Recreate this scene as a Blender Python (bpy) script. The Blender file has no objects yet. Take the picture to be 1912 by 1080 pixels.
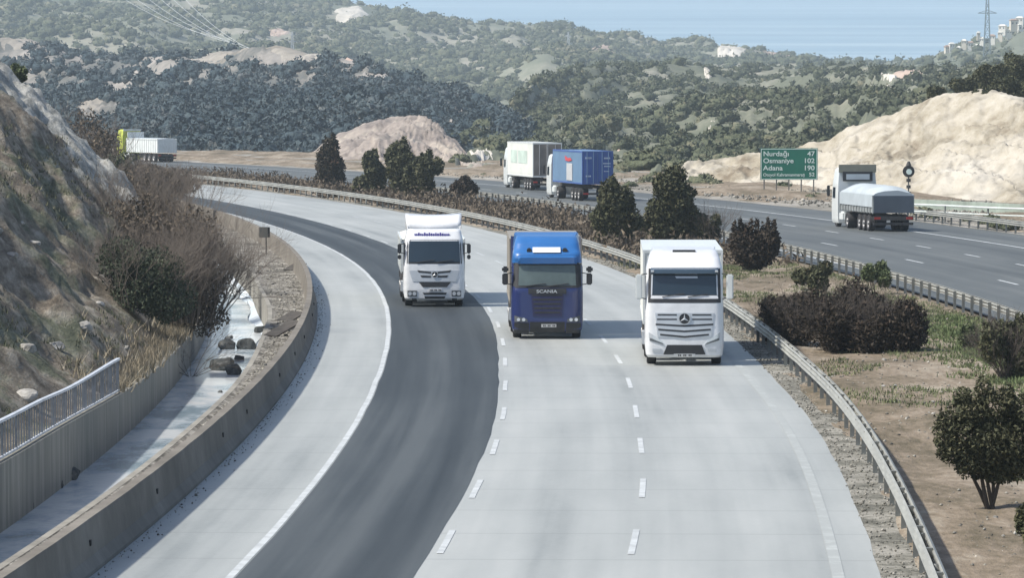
import bpy, bmesh, math, random
import numpy as np
from mathutils import Vector, Matrix, noise, Euler
random.seed(7); rng = np.random.default_rng(7)
SC = bpy.context.scene
COL = SC.collection
R_ = math.radians

# ------------------------------------------------------------------ camera, sky, sun, exposure
F = 8700.0                 # focal length in photograph pixels
TH = math.atan(660 / F)    # camera pitch below the true horizon
H = 8.6                    # camera height above the road
SL = math.tan(TH - math.atan(370 / F))   # the motorway falls away from the camera by 3.3 %
cd = bpy.data.cameras.new('camera'); cam = bpy.data.objects.new('camera', cd); COL.objects.link(cam)
cam.location = (0, 0, H); cam.rotation_euler = (math.pi / 2 - TH, 0, 0)
cd.sensor_width = 36; cd.lens = F / 1912 * 36; cd.clip_start = 1; cd.clip_end = 60000
SC.camera = cam
SUN = Vector((-0.62, -0.14, 0.80)).normalized()
w = bpy.data.worlds.new('World'); SC.world = w; w.use_nodes = True
nt = w.node_tree; bg = nt.nodes['Background']
sky = nt.nodes.new('ShaderNodeTexSky'); sky.sky_type = 'NISHITA'; sky.sun_disc = False
sky.sun_elevation = math.asin(SUN.z); sky.sun_rotation = math.atan2(SUN.x, SUN.y)
sky.air_density = 1.0; sky.dust_density = 2.0
nt.links.new(sky.outputs[0], bg.inputs[0]); bg.inputs[1].default_value = 0.105
ld = bpy.data.lights.new('sun', 'SUN'); ld.energy = 3.7; ld.angle = R_(2.5); ld.color = (1, 0.945, 0.85)
lo = bpy.data.objects.new('sun', ld); COL.objects.link(lo)
lo.rotation_euler = (-SUN).to_track_quat('-Z', 'Y').to_euler()
SC.view_settings.view_transform = 'Standard'; SC.view_settings.look = 'None'
SC.view_settings.exposure = 0.62; SC.view_settings.gamma = 1
SC.render.engine = 'CYCLES'; SC.cycles.use_denoising = True
SC.cycles.max_bounces = 6; SC.cycles.volume_bounces = 1; SC.cycles.diffuse_bounces = 3

# ------------------------------------------------------------------ geometry of the place
RR = 1190.0; XC = -3.9 - RR
def W(u, s, h=0.0):
    """u metres outward from the dark lane's inner edge, s metres along it, h above the road"""
    p = s / RR
    x = XC + (RR + u) * math.cos(p); y = 130 + (RR + u) * math.sin(p)
    return Vector((x, y, h - SL * y))
def hdg(s): return s / RR          # heading of the curve to the left of +Y
def ray(px, py):
    c, s = math.cos(TH), math.sin(TH); dx, dy = px - 956, -(py - 540)
    return Vector((dx, F * c + dy * s, -F * s + dy * c))
def onroad(px, py, h=0.0):
    d = ray(px, py); t = (h - H) / (d.z + SL * d.y); return Vector((0, 0, H)) + d * t
def at(px, py, Y):
    d = ray(px, py); return Vector((0, 0, H)) + d * (Y / d.y)
def us(p):
    dx, dy = p.x - XC, p.y - 130
    return math.hypot(dx, dy) - RR, math.atan2(dy, dx) * RR
def fbm(p, o=4): return noise.fractal(p, 1.0, 2.0, o)
def interp(x, pts):
    if x <= pts[0][0]: return pts[0][1]
    for (a, b), (c, d) in zip(pts, pts[1:]):
        if x <= c:
            t = (x - a) / (c - a); t = t * t * (3 - 2 * t); return b + (d - b) * t
    return pts[-1][1]

# ------------------------------------------------------------------ materials
MATS = {}
def newmat(name):
    m = bpy.data.materials.new(name); m.use_nodes = True; MATS[name] = m
    return m, m.node_tree, m.node_tree.nodes['Principled BSDF']
def ramp(nt, fac, stops):
    r = nt.nodes.new('ShaderNodeValToRGB'); e = r.color_ramp.elements
    e[0].position, e[0].color = stops[0][0], (*stops[0][1], 1); e[1].position, e[1].color = stops[-1][0], (*stops[-1][1], 1)
    for p, c in stops[1:-1]:
        n = e.new(p); n.color = (*c, 1)
    nt.links.new(fac, r.inputs[0]); return r.outputs[0]
def coords(nt, kind='Object', scale=(1, 1, 1)):
    t = nt.nodes.new('ShaderNodeTexCoord'); mp = nt.nodes.new('ShaderNodeMapping'); mp.inputs['Scale'].default_value = scale
    nt.links.new(t.outputs[kind], mp.inputs[0]); return mp.outputs[0]
def worldco(nt, scale=(1, 1, 1)):
    t = nt.nodes.new('ShaderNodeNewGeometry'); mp = nt.nodes.new('ShaderNodeMapping'); mp.inputs['Scale'].default_value = scale
    nt.links.new(t.outputs['Position'], mp.inputs[0]); return mp.outputs[0]
def noisen(nt, co, scale, detail=5, rough=0.6):
    n = nt.nodes.new('ShaderNodeTexNoise'); n.inputs['Scale'].default_value = scale
    n.inputs['Detail'].default_value = detail; n.inputs['Roughness'].default_value = rough
    nt.links.new(co, n.inputs['Vector']); return n.outputs['Fac']
def mix(nt, fac, a, b, mode='MIX'):
    m = nt.nodes.new('ShaderNodeMix'); m.data_type = 'RGBA'; m.blend_type = mode
    for k, v in ((0, fac), (6, a), (7, b)):
        if hasattr(v, 'default_value') or hasattr(v, 'links'): nt.links.new(v, m.inputs[k])
        elif k == 0: m.inputs[0].default_value = v
        else: m.inputs[k].default_value = (*v, 1)
    return m.outputs[2]
def bump(nt, b, fac, strength, dist):
    n = nt.nodes.new('ShaderNodeBump'); n.inputs['Strength'].default_value = strength; n.inputs['Distance'].default_value = dist
    nt.links.new(fac, n.inputs['Height']); nt.links.new(n.outputs[0], b.inputs['Normal'])
def plain(name, col, rough=0.5, metal=0.0, var=0.12, sc=3.0, coat=0.0, bmp=0.0):
    """painted or moulded surface with slight dirt variation"""
    m, nt, b = newmat(name)
    co = coords(nt); n = noisen(nt, co, sc, 6)
    lo_ = tuple(c * (1 - var) for c in col); hi = tuple(min(1, c * (1 + var)) for c in col)
    nt.links.new(ramp(nt, n, [(0.3, lo_), (0.7, hi)]), b.inputs['Base Color'])
    b.inputs['Roughness'].default_value = rough; b.inputs['Metallic'].default_value = metal
    b.inputs['Coat Weight'].default_value = coat
    if bmp: bump(nt, b, noisen(nt, co, sc * 6, 4), 0.5, bmp)
    return m
def soil(name, stops, sc=0.3, fine=6.0, rough=0.95, bmp=0.08, stretch=(1, 1, 1), kind='world', fineamt=0.45):
    m, nt, b = newmat(name)
    co = worldco(nt, stretch) if kind == 'world' else coords(nt, 'Object', stretch)
    n1 = noisen(nt, co, sc, 8, 0.65); n2 = noisen(nt, co, fine, 4, 0.7)
    mm = nt.nodes.new('ShaderNodeMath'); mm.operation = 'MULTIPLY_ADD'; mm.inputs[1].default_value = fineamt; 
    nt.links.new(n2, mm.inputs[0]); nt.links.new(n1, mm.inputs[2])
    ad = nt.nodes.new('ShaderNodeMath'); ad.operation = 'SUBTRACT'; ad.inputs[1].default_value = fineamt * 0.5
    nt.links.new(mm.outputs[0], ad.inputs[0])
    nt.links.new(ramp(nt, ad.outputs[0], stops), b.inputs['Base Color'])
    b.inputs['Roughness'].default_value = rough; b.inputs['Specular IOR Level'].default_value = 0.2
    if bmp: bump(nt, b, n2, 0.7, bmp)
    return m
def foliage(name, dark, light, extra=None, sc=0.9, fine=0.0):
    m, nt, b = newmat(name)
    g = nt.nodes.new('ShaderNodeNewGeometry'); co = worldco(nt)
    n = noisen(nt, co, sc, 3)
    a = nt.nodes.new('ShaderNodeMath'); a.operation = 'MULTIPLY_ADD'; a.inputs[1].default_value = 0.55; 
    nt.links.new(g.outputs['Random Per Island'], a.inputs[0]); 
    s = nt.nodes.new('ShaderNodeMath'); s.operation = 'MULTIPLY_ADD'; s.inputs[1].default_value = 0.9; s.inputs[2].default_value = -0.22
    nt.links.new(n, s.inputs[0]); nt.links.new(s.outputs[0], a.inputs[2])
    fac = a.outputs[0]
    if fine:
        f = nt.nodes.new('ShaderNodeMath'); f.operation = 'MULTIPLY_ADD'; f.inputs[1].default_value = 1.1; nt.links.new(noisen(nt, co, fine, 4, .7), f.inputs[0])
        f2 = nt.nodes.new('ShaderNodeMath'); f2.operation = 'SUBTRACT'; f2.inputs[1].default_value = .55; nt.links.new(a.outputs[0], f.inputs[2]); nt.links.new(f.outputs[0], f2.inputs[0]); fac = f2.outputs[0]
        bump(nt, b, noisen(nt, co, fine * 1.5, 4, .7), 1.0, .5 / fine)
    stops = [(0.15, dark), (0.85, light)]
    if extra: stops = [(0.1, dark), (0.7, light), (0.92, extra)]
    nt.links.new(ramp(nt, fac, stops), b.inputs['Base Color'])
    b.inputs['Roughness'].default_value = 0.75; b.inputs['Specular IOR Level'].default_value = 0.25
    return m

# ------------------------------------------------------------------ mesh helpers
def tag(o, label=None, cat=None, group=None, kind=None):
    if label: o['label'] = label
    if cat: o['category'] = cat
    if group: o['group'] = group
    if kind: o['kind'] = kind
    return o
def npmesh(name, V, Fc, mat, parent=None, smooth=False, uv=None):
    """V (n,3) array, Fc (m,k) array with constant k or list of arrays"""
    me = bpy.data.meshes.new(name); V = np.asarray(V, dtype=np.float32); Fc = np.asarray(Fc, dtype=np.int32)
    me.vertices.add(len(V)); me.vertices.foreach_set('co', V.ravel())
    k = Fc.shape[1]; me.loops.add(Fc.size); me.loops.foreach_set('vertex_index', Fc.ravel())
    me.polygons.add(len(Fc)); me.polygons.foreach_set('loop_start', np.arange(len(Fc), dtype=np.int32) * k)
    if smooth: me.polygons.foreach_set('use_smooth', np.ones(len(Fc), dtype=bool))
    if uv is not None:
        l = me.uv_layers.new(name='UVMap'); l.data.foreach_set('uv', np.asarray(uv, dtype=np.float32)[Fc.ravel()].ravel())
    me.update(calc_edges=True)
    o = bpy.data.objects.new(name, me); COL.objects.link(o)
    if mat: me.materials.append(mat)
    if parent: o.parent = parent
    return o
class MB:
    """collects boxes, tubes and patches; build() links them as one mesh object"""
    def __init__(s): s.v = []; s.f = []
    def add(s, v, f):
        b = len(s.v); s.v += [tuple(p) for p in v]; s.f += [tuple(i + b for i in q) for q in f]; return s
    def box(s, x0, x1, y0, y1, z0, z1):
        v = [(x, y, z) for z in (z0, z1) for y in (y0, y1) for x in (x0, x1)]
        return s.add(v, [(0, 2, 3, 1), (4, 5, 7, 6), (0, 1, 5, 4), (2, 6, 7, 3), (0, 4, 6, 2), (1, 3, 7, 5)])
    def bar(s, a, b, w=0.05, d=None, up=(0, 0, 1)):
        a, b = Vector(a), Vector(b); d = w if d is None else d
        t = (b - a).normalized(); u = Vector(up)
        if abs(t.dot(u)) > 0.95: u = Vector((0, 1, 0))
        r = t.cross(u).normalized(); u = r.cross(t)
        v = [p + r * (i * w / 2) + u * (j * d / 2) for p in (a, b) for i, j in ((-1, -1), (1, -1), (1, 1), (-1, 1))]
        return s.add(v, [(3, 2, 1, 0), (4, 5, 6, 7), (0, 1, 5, 4), (1, 2, 6, 5), (2, 3, 7, 6), (3, 0, 4, 7)])
    def tube(s, pts, r, n=8, r1=None):
        pts = [Vector(p) for p in pts]; rs = [r] * len(pts) if r1 is None else [r + (r1 - r) * i / (len(pts) - 1) for i in range(len(pts))]
        v = []; 
        for i, p in enumerate(pts):
            t = (pts[min(i + 1, len(pts) - 1)] - pts[max(i - 1, 0)]).normalized()
            a = Vector((0, 0, 1)) if abs(t.z) < 0.9 else Vector((1, 0, 0))
            x = t.cross(a).normalized(); y = t.cross(x)
            v += [p + (x * math.cos(2 * math.pi * k / n) + y * math.sin(2 * math.pi * k / n)) * rs[i] for k in range(n)]
        f = [(i * n + k, i * n + (k + 1) % n, (i + 1) * n + (k + 1) % n, (i + 1) * n + k) for i in range(len(pts) - 1) for k in range(n)]
        f += [tuple(range(n - 1, -1, -1)), tuple((len(pts) - 1) * n + k for k in range(n))]
        return s.add(v, f)
    def cylx(s, x0, x1, y, z, r, n=20):
        return s.tube([(x0, y, z), (x1, y, z)], r, n)
    def grid(s, rows):
        m = len(rows[0]); v = [p for r in rows for p in r]
        f = [(i * m + j, i * m + j + 1, (i + 1) * m + j + 1, (i + 1) * m + j) for i in range(len(rows) - 1) for j in range(m - 1)]
        return s.add(v, f)
    def build(s, name, mat, parent=None, bevel=0.0, smooth=False, solid=0.0):
        me = bpy.data.meshes.new(name); me.from_pydata(s.v, [], s.f)
        bm = bmesh.new(); bm.from_mesh(me); bmesh.ops.remove_doubles(bm, verts=bm.verts, dist=1e-5)
        bmesh.ops.recalc_face_normals(bm, faces=bm.faces)
        if bevel: bmesh.ops.bevel(bm, geom=[e for e in bm.edges if len(e.link_faces) == 2 and e.calc_face_angle(0) > 0.6], offset=bevel, segments=2, affect='EDGES', clamp_overlap=True)
        bm.to_mesh(me); bm.free()
        if smooth:
            for p in me.polygons: p.use_smooth = True
            me.set_sharp_from_angle(angle=0.7)
        me.update(); o = bpy.data.objects.new(name, me); COL.objects.link(o); me.materials.append(mat)
        if parent: o.parent = parent
        if solid:
            md = o.modifiers.new('Solidify', 'SOLIDIFY'); md.thickness = solid; md.offset = 0
        return o
def empty(name, loc=(0, 0, 0)):
    o = bpy.data.objects.new(name, None); COL.objects.link(o); o.location = loc; o.empty_display_size = 0.3; return o
def copy_tree(o, parent=None):
    c = o.copy(); COL.objects.link(c)
    if parent: c.parent = parent; c.matrix_parent_inverse = o.matrix_parent_inverse
    for ch in list(o.children): copy_tree(ch, c)
    return c
TILT = Matrix.Rotation(-math.atan(SL), 4, 'X')

def ribbon(name, u0f, u1f, s0, s1, h, mat, nu=1, ds=4.0, parent=None):
    """sheet on the road between offsets u0(s) and u1(s); its UVs are metres across and along"""
    n = max(2, int((s1 - s0) / ds) + 1); V = []; U = []
    for i in range(n):
        s = s0 + (s1 - s0) * i / (n - 1); a, b = u0f(s) if callable(u0f) else u0f, u1f(s) if callable(u1f) else u1f
        for j in range(nu + 1):
            u = a + (b - a) * j / nu; V.append(W(u, s, h(u, s) if callable(h) else h)); U.append((u, s))
    m = nu + 1
    Fc = [(i * m + j, i * m + j + 1, (i + 1) * m + j + 1, (i + 1) * m + j) for i in range(n - 1) for j in range(nu)]
    return npmesh(name, V, Fc, mat, parent, uv=U)
# ------------------------------------------------------------------ road surfaces
def roadmat(name, stops, rough, streak=0.5, joints=0.0, spec=0.4, trackc=None):
    m, nt, b = newmat(name)
    t = nt.nodes.new('ShaderNodeTexCoord')
    def mp(sc):
        n = nt.nodes.new('ShaderNodeMapping'); n.inputs['Scale'].default_value = sc; nt.links.new(t.outputs['UV'], n.inputs[0]); return n.outputs[0]
    n1 = noisen(nt, mp((.9, 0.010, 1)), 1.0, 4, 0.55)     # wheel tracks and streaks
    n2 = noisen(nt, mp((0.3, 0.05, 1)), 1.0, 6, 0.6)      # large stains
    n3 = noisen(nt, mp((6, 6, 1)), 1.0, 5, 0.7)           # grain
    a = nt.nodes.new('ShaderNodeMath'); a.operation = 'MULTIPLY_ADD'; a.inputs[1].default_value = streak
    nt.links.new(n1, a.inputs[0]); a.inputs[2].default_value = 0
    c = nt.nodes.new('ShaderNodeMath'); c.operation = 'MULTIPLY_ADD'; c.inputs[1].default_value = 1.0 - streak
    nt.links.new(n2, c.inputs[0]); nt.links.new(a.outputs[0], c.inputs[2])
    g = nt.nodes.new('ShaderNodeMath'); g.operation = 'MULTIPLY_ADD'; g.inputs[1].default_value = 0.12; 
    nt.links.new(n3, g.inputs[0]); nt.links.new(c.outputs[0], g.inputs[2])
    s = nt.nodes.new('ShaderNodeMath'); s.operation = 'SUBTRACT'; s.inputs[1].default_value = 0.06; nt.links.new(g.outputs[0], s.inputs[0])
    col = ramp(nt, s.outputs[0], stops)
    if joints:
        x = nt.nodes.new('ShaderNodeSeparateXYZ'); nt.links.new(t.outputs['UV'], x.inputs[0])
        d = nt.nodes.new('ShaderNodeMath'); d.operation = 'PINGPONG'; d.inputs[1].default_value = joints; nt.links.new(x.outputs['Y'], d.inputs[0])
        l = nt.nodes.new('ShaderNodeMath'); l.operation = 'LESS_THAN'; l.inputs[1].default_value = 0.07; nt.links.new(d.outputs[0], l.inputs[0])
        k = nt.nodes.new('ShaderNodeMath'); k.operation = 'MULTIPLY'; k.inputs[1].default_value = 0.26; nt.links.new(l.outputs[0], k.inputs[0])
        col = mix(nt, k.outputs[0], col, (0.12, 0.12, 0.12))
    nt.links.new(col, b.inputs['Base Color']); b.inputs['Roughness'].default_value = rough
    b.inputs['Specular IOR Level'].default_value = spec
    bump(nt, b, n3, 0.4, 0.01)
    return m
M_CONC = roadmat('pale concrete paving', [(0.33, (.20, .214, .210)), (0.44, (.290, .305, .298)), (0.53, (.335, .351, .342)), (0.66, (.40, .413, .402))], 0.48, 0.5, 2.5)
M_ASPH = roadmat('dark new asphalt', [(0.37, (.024, .030, .034)), (0.5, (.042, .050, .055)), (0.63, (.072, .082, .087))], 0.62, 0.75, spec=.3)
M_ASPH2 = roadmat('old grey asphalt', [(0.37, (.065, .073, .076)), (0.5, (.090, .100, .102)), (0.62, (.118, .128, .128))], 0.65, 0.6, spec=.3)
def paintmat(name, col, worn=0.35):
    m, nt, b = newmat(name); co = worldco(nt); n = noisen(nt, co, 1.6, 6, 0.75)
    nt.links.new(ramp(nt, n, [(worn, tuple(c * .75 for c in col)), (worn + .2, col)]), b.inputs['Base Color']); b.inputs['Roughness'].default_value = .55
    return m
M_PAINT = paintmat('white road paint', (.52, .55, .56), .40); M_PAINTW = paintmat('worn road paint', (.43, .455, .445), .5)
M_CW = soil('weathered concrete', [(0.3, (.15, .145, .13)), (0.5, (.24, .23, .205)), (0.7, (.33, .32, .285))], .35, 3, .9, .01, fineamt=.3)
def stainwall(name, dark, mid, light):
    m, nt, b = newmat(name); co = worldco(nt, (1, 1, 0.12)); n = noisen(nt, co, 2.2, 6, .65); n2 = noisen(nt, worldco(nt), .5, 4)
    c1 = ramp(nt, n, [(0.32, dark), (0.5, mid), (0.68, light)])
    nt.links.new(mix(nt, n2, c1, mid), b.inputs['Base Color']); b.inputs['Roughness'].default_value = .9; return m
M_WALL = stainwall('streaked retaining concrete', (.07, .07, .058), (.18, .175, .152), (.34, .33, .285))
M_BARR = soil('barrier concrete', [(.3, (.13, .12, .105)), (.5, (.175, .162, .142)), (.7, (.23, .215, .19))], .35, 3, .9, .01, fineamt=.25)
M_SOIL = soil('dry median soil', [(0.30, (.085, .074, .048)), (0.42, (.145, .120, .085)), (0.53, (.21, .172, .130)), (0.68, (.31, .275, .22))], .35, 3.2, .95, .12, (1, .35, 1), fineamt=.5)
M_GRAV = soil('grey gravel shoulder', [(0.36, (.10, .10, .085)), (0.5, (.19, .185, .16)), (0.64, (.30, .29, .26))], .8, 8, .95, .08, fineamt=.9)
M_PGRAV = soil('pale gravel verge', [(0.34, (.15, .142, .12)), (0.48, (.225, .215, .19)), (0.60, (.29, .275, .245)), (.72, (.37, .355, .32))], .12, 1.6, .95, .1, fineamt=.6)
M_VERGE = soil('littered dirt verge', [(0.36, (.07, .065, .055)), (0.5, (.18, .17, .15)), (0.64, (.36, .345, .31))], .9, 7, .95, .08, fineamt=.9)
M_FLOOR = soil('wet channel concrete', [(0.3, (.40, .46, .50)), (0.5, (.58, .64, .69)), (0.7, (.72, .77, .81))], .5, 2.5, .35, .01, (1, .3, 1), fineamt=.3)
M_SLOPE = None
def slopemat():
    m, nt, b = newmat('weathered hillside earth')
    co = worldco(nt, (1, .5, 1)); n = noisen(nt, co, .28, 8, .65); n2 = noisen(nt, worldco(nt, (1, .28, 1)), 1.9, 8, .72)
    base = ramp(nt, n2, [(.36, (.095, .080, .062)), (.5, (.20, .172, .135)), (.62, (.33, .30, .25))])
    green = ramp(nt, n2, [(.36, (.06, .07, .045)), (.5, (.115, .125, .08)), (.64, (.20, .205, .15))])
    rock = ramp(nt, n2, [(.36, (.17, .172, .16)), (.5, (.33, .33, .305)), (.62, (.47, .465, .43))])
    k = ramp(nt, n, [(.50, (0, 0, 0)), (.60, (.9, .9, .9))])
    c = mix(nt, k, base, green)
    # bare rock shows on the far spur of the cutting
    g = nt.nodes.new('ShaderNodeNewGeometry'); x = nt.nodes.new('ShaderNodeSeparateXYZ'); nt.links.new(g.outputs['Position'], x.inputs[0])
    a = nt.nodes.new('ShaderNodeMath'); a.operation = 'MULTIPLY_ADD'; a.inputs[1].default_value = 0.020; a.inputs[2].default_value = -4.15
    nt.links.new(x.outputs['Y'], a.inputs[0])
    d = nt.nodes.new('ShaderNodeMath'); d.operation = 'MULTIPLY_ADD'; d.inputs[1].default_value = 1.3; nt.links.new(n, d.inputs[0]); nt.links.new(a.outputs[0], d.inputs[2])
    r = ramp(nt, d.outputs[0], [(.45, (0, 0, 0)), (.62, (1, 1, 1))])
    nt.links.new(mix(nt, r, c, rock), b.inputs['Base Color']); b.inputs['Roughness'].default_value = .95; b.inputs['Specular IOR Level'].default_value = .15
    bump(nt, b, n2, .9, .25); return m
M_SLOPE = slopemat()

S0, S1 = -110, 640
def jit(s, k, a=.05): return a * noise.noise(Vector((s * .23, k, 0))) + a * .6 * noise.noise(Vector((s * .9, k, 3)))
def dl(s): return jit(s, 1, .03) + interp(s, [(-60, 0.0), (0, 0.0), (110, .5), (200, .4), (400, .4)])            # dark lane, inner edge
def dr(s): return jit(s, 2) + interp(s, [(-60, 3.1), (0, 3.5), (60, 4.0), (200, 4.05), (400, 4.0)])          # dark lane, outer edge
def re(s): return jit(s, 3, .05) + interp(s, [(-60, 11.35), (0, 11.75), (80, 12.5), (300, 12.9)])                 # paving, outer edge
def gr(s): return interp(s, [(-60, 12.1), (0, 12.5), (100, 13.3), (300, 13.5)])                  # median guardrail
road = ribbon('road_near_carriageway', -2.72, re, S0, S1, 0.0, M_CONC, 14, 3); tag(road, kind='structure')
o = ribbon('road_dark_asphalt_lane', dl, dr, S0, S1, 0.005, M_ASPH, 6, 3); tag(o, kind='structure')
road2 = ribbon('road_far_carriageway', lambda s: 23.0, lambda s: 43.2, S0, S1, 0.0, M_ASPH2, 8, 4); tag(road2, kind='structure')

# painted markings: each carriageway's lines
def line(name, u, wdt, s0, s1, mat): tag(ribbon(name, lambda s: (u(s) if callable(u) else u) - wdt / 2, lambda s: (u(s) if callable(u) else u) + wdt / 2, s0, s1, 0.010, mat, 1, 3), kind='structure')
def dashes(name, u, wdt, first, step, length, n, mat):
    V = []; Fc = []
    for k in range(n):
        s = first + k * step
        for sa in (s, s + length / 2):
            b = len(V)
            for ss in (sa, sa + length / 2):
                uu = u(ss) if callable(u) else u; V += [W(uu - wdt / 2, ss, .010), W(uu + wdt / 2, ss, .010)]
            Fc.append((b, b + 1, b + 3, b + 2))
    tag(npmesh(name, V, Fc, mat), kind='structure')
line('road_line_inner_edge', lambda s: dl(s) - .10, .15, S0, S1, M_PAINT)
line('road_line_outer_edge', lambda s: interp(s, [(-60, 10.6), (0, 11.0), (60, 11.5), (300, 11.9)]), .22, S0, S1, M_PAINTW)
dashes('road_dashes_lane_one', lambda s: dr(s) + .20, .13, -43.5 - 24, 11.75, 4.6, 30, M_PAINT)
dashes('road_dashes_lane_two', lambda s: interp(s, [(-60, 6.8), (-20, 7.15), (20, 7.45), (200, 8.0)]), .13, -44 - 24, 12.0, 4.8, 30, M_PAINT)
line('road_line_far_outer', lambda s: 38.2, .22, S0, S1, M_PAINT)
line('road_line_far_inner', lambda s: 24.4, .2, S0, S1, M_PAINT)
_, sA = us(onroad(1691, 486)); _, sB = us(onroad(1746, 465))
dashes('road_dashes_far_lane_one', 28.7, .17, sA - 2.2 - 26 * 4, 25.5, 5.0, 22, M_PAINT)
dashes('road_dashes_far_lane_two', 33.1, .17, sB - 2.2 - 26 * 4, 13.4, 4.0, 36, M_PAINT)

# ------------------------------------------------------------------ ground
def gprof(u, s):
    p = W(u, s); q = Vector((p.x * .12, p.y * .05, 3.1))
    if u < 12.0: return -0.09
    if u < 23.0:
        e = min(1, (u - gr(s) + .6) / 1.5, (22.6 - u) / 1.5); e = max(0, e)
        return -0.02 + e * (0.28 * fbm(q) + .12 * fbm(q * 5) + .05)
    if u < 43.6: return -0.09
    e = min(1, (u - 43.6) / 4); return -0.02 + e * (.25 + .5 * fbm(q))
us_ = [-4.2, -3, 2, 8, 11.0] + [11.3 + .3 * i for i in range(40)] + [23.6, 30, 38, 42.8] + [43.4 + 1.2 * i for i in range(30)]
ss_ = [S0 + 2.2 * i for i in range(int((S1 - S0) / 2.2) + 1)]
V = [W(u, s, gprof(u, s)) for s in ss_ for u in us_]; m = len(us_)
Fc = [(i * m + j, i * m + j + 1, (i + 1) * m + j + 1, (i + 1) * m + j) for i in range(len(ss_) - 1) for j in range(m - 1)]
ground = npmesh('ground', V, Fc, M_SOIL, smooth=True); tag(ground, kind='structure')
tag(ribbon('ground_gravel_shoulder', lambda s: re(s) - .35, lambda s: gr(s) + .15, S0, S1, lambda u, s: (-.03 if u < re(s) - .2 else -.008 if u < re(s) + .03 else .006 + .02 * fbm(W(u, s) * .8)), M_GRAV, 8, 1.5), kind='structure')
tag(ribbon('ground_gravel_verge', 43.2, lambda s: interp(s, [(-110, 46), (60, 47), (240, 70), (640, 76)]), 0, S1, lambda u, s: (.01 if u < 44 else .12 + .22 * fbm(Vector((u * .15, s * .05, 0)))), M_PGRAV, 8, 3), kind='structure')

# roadside verge, drainage channel, water
def vergeh(u, s):
    q = W(u, s); return .16 if u < ve(s) + .05 else .12 + .06 * fbm(q * .6) + .03 * fbm(q * 2.3)
def ve(s): return interp(s, [(-60, -4.15), (-20, -4.0), (0, -3.95), (40, -4.25), (80, -4.9), (110, -5.2), (200, -5.0)])
tag(ribbon('ground_channel_verge', ve, -2.9, S0, 330, vergeh, M_VERGE, 8, .8), kind='structure')
FH = -1.2
tag(ribbon('ground_channel_floor', -7.2, lambda s: ve(s) - .02, S0, 330, lambda u, s: FH + .03 * fbm(W(u, s) * .5) + (max(0, u - ve(s) + .5) * .5), M_FLOOR, 8, 1.5), kind='structure')
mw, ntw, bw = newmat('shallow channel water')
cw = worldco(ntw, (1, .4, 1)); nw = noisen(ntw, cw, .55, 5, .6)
ntw.links.new(ramp(ntw, nw, [(.36, (.26, .35, .42)), (.46, (.54, .63, .70)), (.56, (.80, .84, .87))]), bw.inputs['Base Color'])  # pale stops paint the bright wet glint into the water colour
bw.inputs['Roughness'].default_value = .12; bump(ntw, bw, noisen(ntw, worldco(ntw), 5, 3), .3, .02)
tag(ribbon('water_in_channel', -7.05, lambda s: ve(s) - .45 - .2 * math.sin(s * .3), S0, 330, FH + .075, mw, 2, 1.5), kind='structure')
# channel side walls
def wallmesh(name, u0, u1, s0, s1, zb, zt, mat, ds=1.5, wob=0.0):
    mb = MB(); n = int((s1 - s0) / ds); rows = []
    for i in range(n + 1):
        s = s0 + (s1 - s0) * i / n; a = u0(s) if callable(u0) else u0; b = u1(s) if callable(u1) else u1
        t = zt(s) if callable(zt) else zt; k = wob * fbm(Vector((s * .6, u0(s) if callable(u0) else u0, 0)))
        rows.append([W(a, s, zb), W(a, s, t + k), W(b, s, t + k), W(b, s, zb)])
    mb.grid(rows); mb.add(rows[0], [(0, 1, 2, 3)]); mb.add(rows[-1], [(3, 2, 1, 0)])
    return mb.build(name, mat)
wt = lambda s: interp(s, [(-40, .45), (-22, .38), (14, .02), (34, -.05), (90, .0), (300, 0)])
o = wallmesh('retaining_wall', -7.3, -7.0, -100, 300, -1.6, wt, M_WALL, 1.5)
tag(o, 'streaked grey concrete retaining wall on the hill side of the drainage channel', 'retaining wall')
# small hill-side wall buttress ribs seen as vertical pilasters
o = wallmesh('channel_wall', lambda s: ve(s) - .16, ve, -100, 300, -1.5, lambda s: .165, M_CW, 1.2, .0)
tag(o, 'low pale concrete wall between the water channel and the littered verge', 'channel wall')

# concrete safety barrier along the inner edge: one continuous wall of a New Jersey section
mb = MB(); rows = []
for i in range(int((330 - S0) / 1.5) + 1):
    s = S0 + 1.5 * i
    hh = .90 + .012 * noise.noise(Vector((s * .4, 0, 0)))
    rows.append([W(u - .0, s, h) for u, h in ((-2.58, -.05), (-2.58, .07), (-2.70, .26), (-2.78, hh), (-2.98, hh), (-3.05, .26), (-3.12, -.05))])
mb.grid(rows); mb.add(rows[0], [(0, 1, 2, 3, 4, 5, 6)])
barrier = empty('concrete_barrier', W(-2.8, -60)); tag(barrier, 'long brownish concrete safety barrier curving along the inner edge of the road', 'barrier')
def part(o, root): 
    o.parent = root; o.matrix_parent_inverse = root.matrix_world.inverted() if root.matrix_world != Matrix() else Matrix.Translation(-root.location); return o
part(mb.build('barrier_wall', M_BARR, smooth=False), barrier)
M_DARK = plain('dark recess', (.02, .02, .02), .9)
M_JOINT = plain('joint filler', (.10, .095, .085), .9)
for i in range(17):
    s = -46 + i * 12.0 + random.uniform(-3.5, 3.5); mb = MB()
    a = W(-2.735, s, .50); n_ = Vector((math.cos(s / RR), math.sin(s / RR), 0)); 
    mb.bar(a - n_ * .06, a + n_ * .035, .13, .10); part(mb.build('drain_hole', M_DARK), barrier)
mb = MB()

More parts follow.
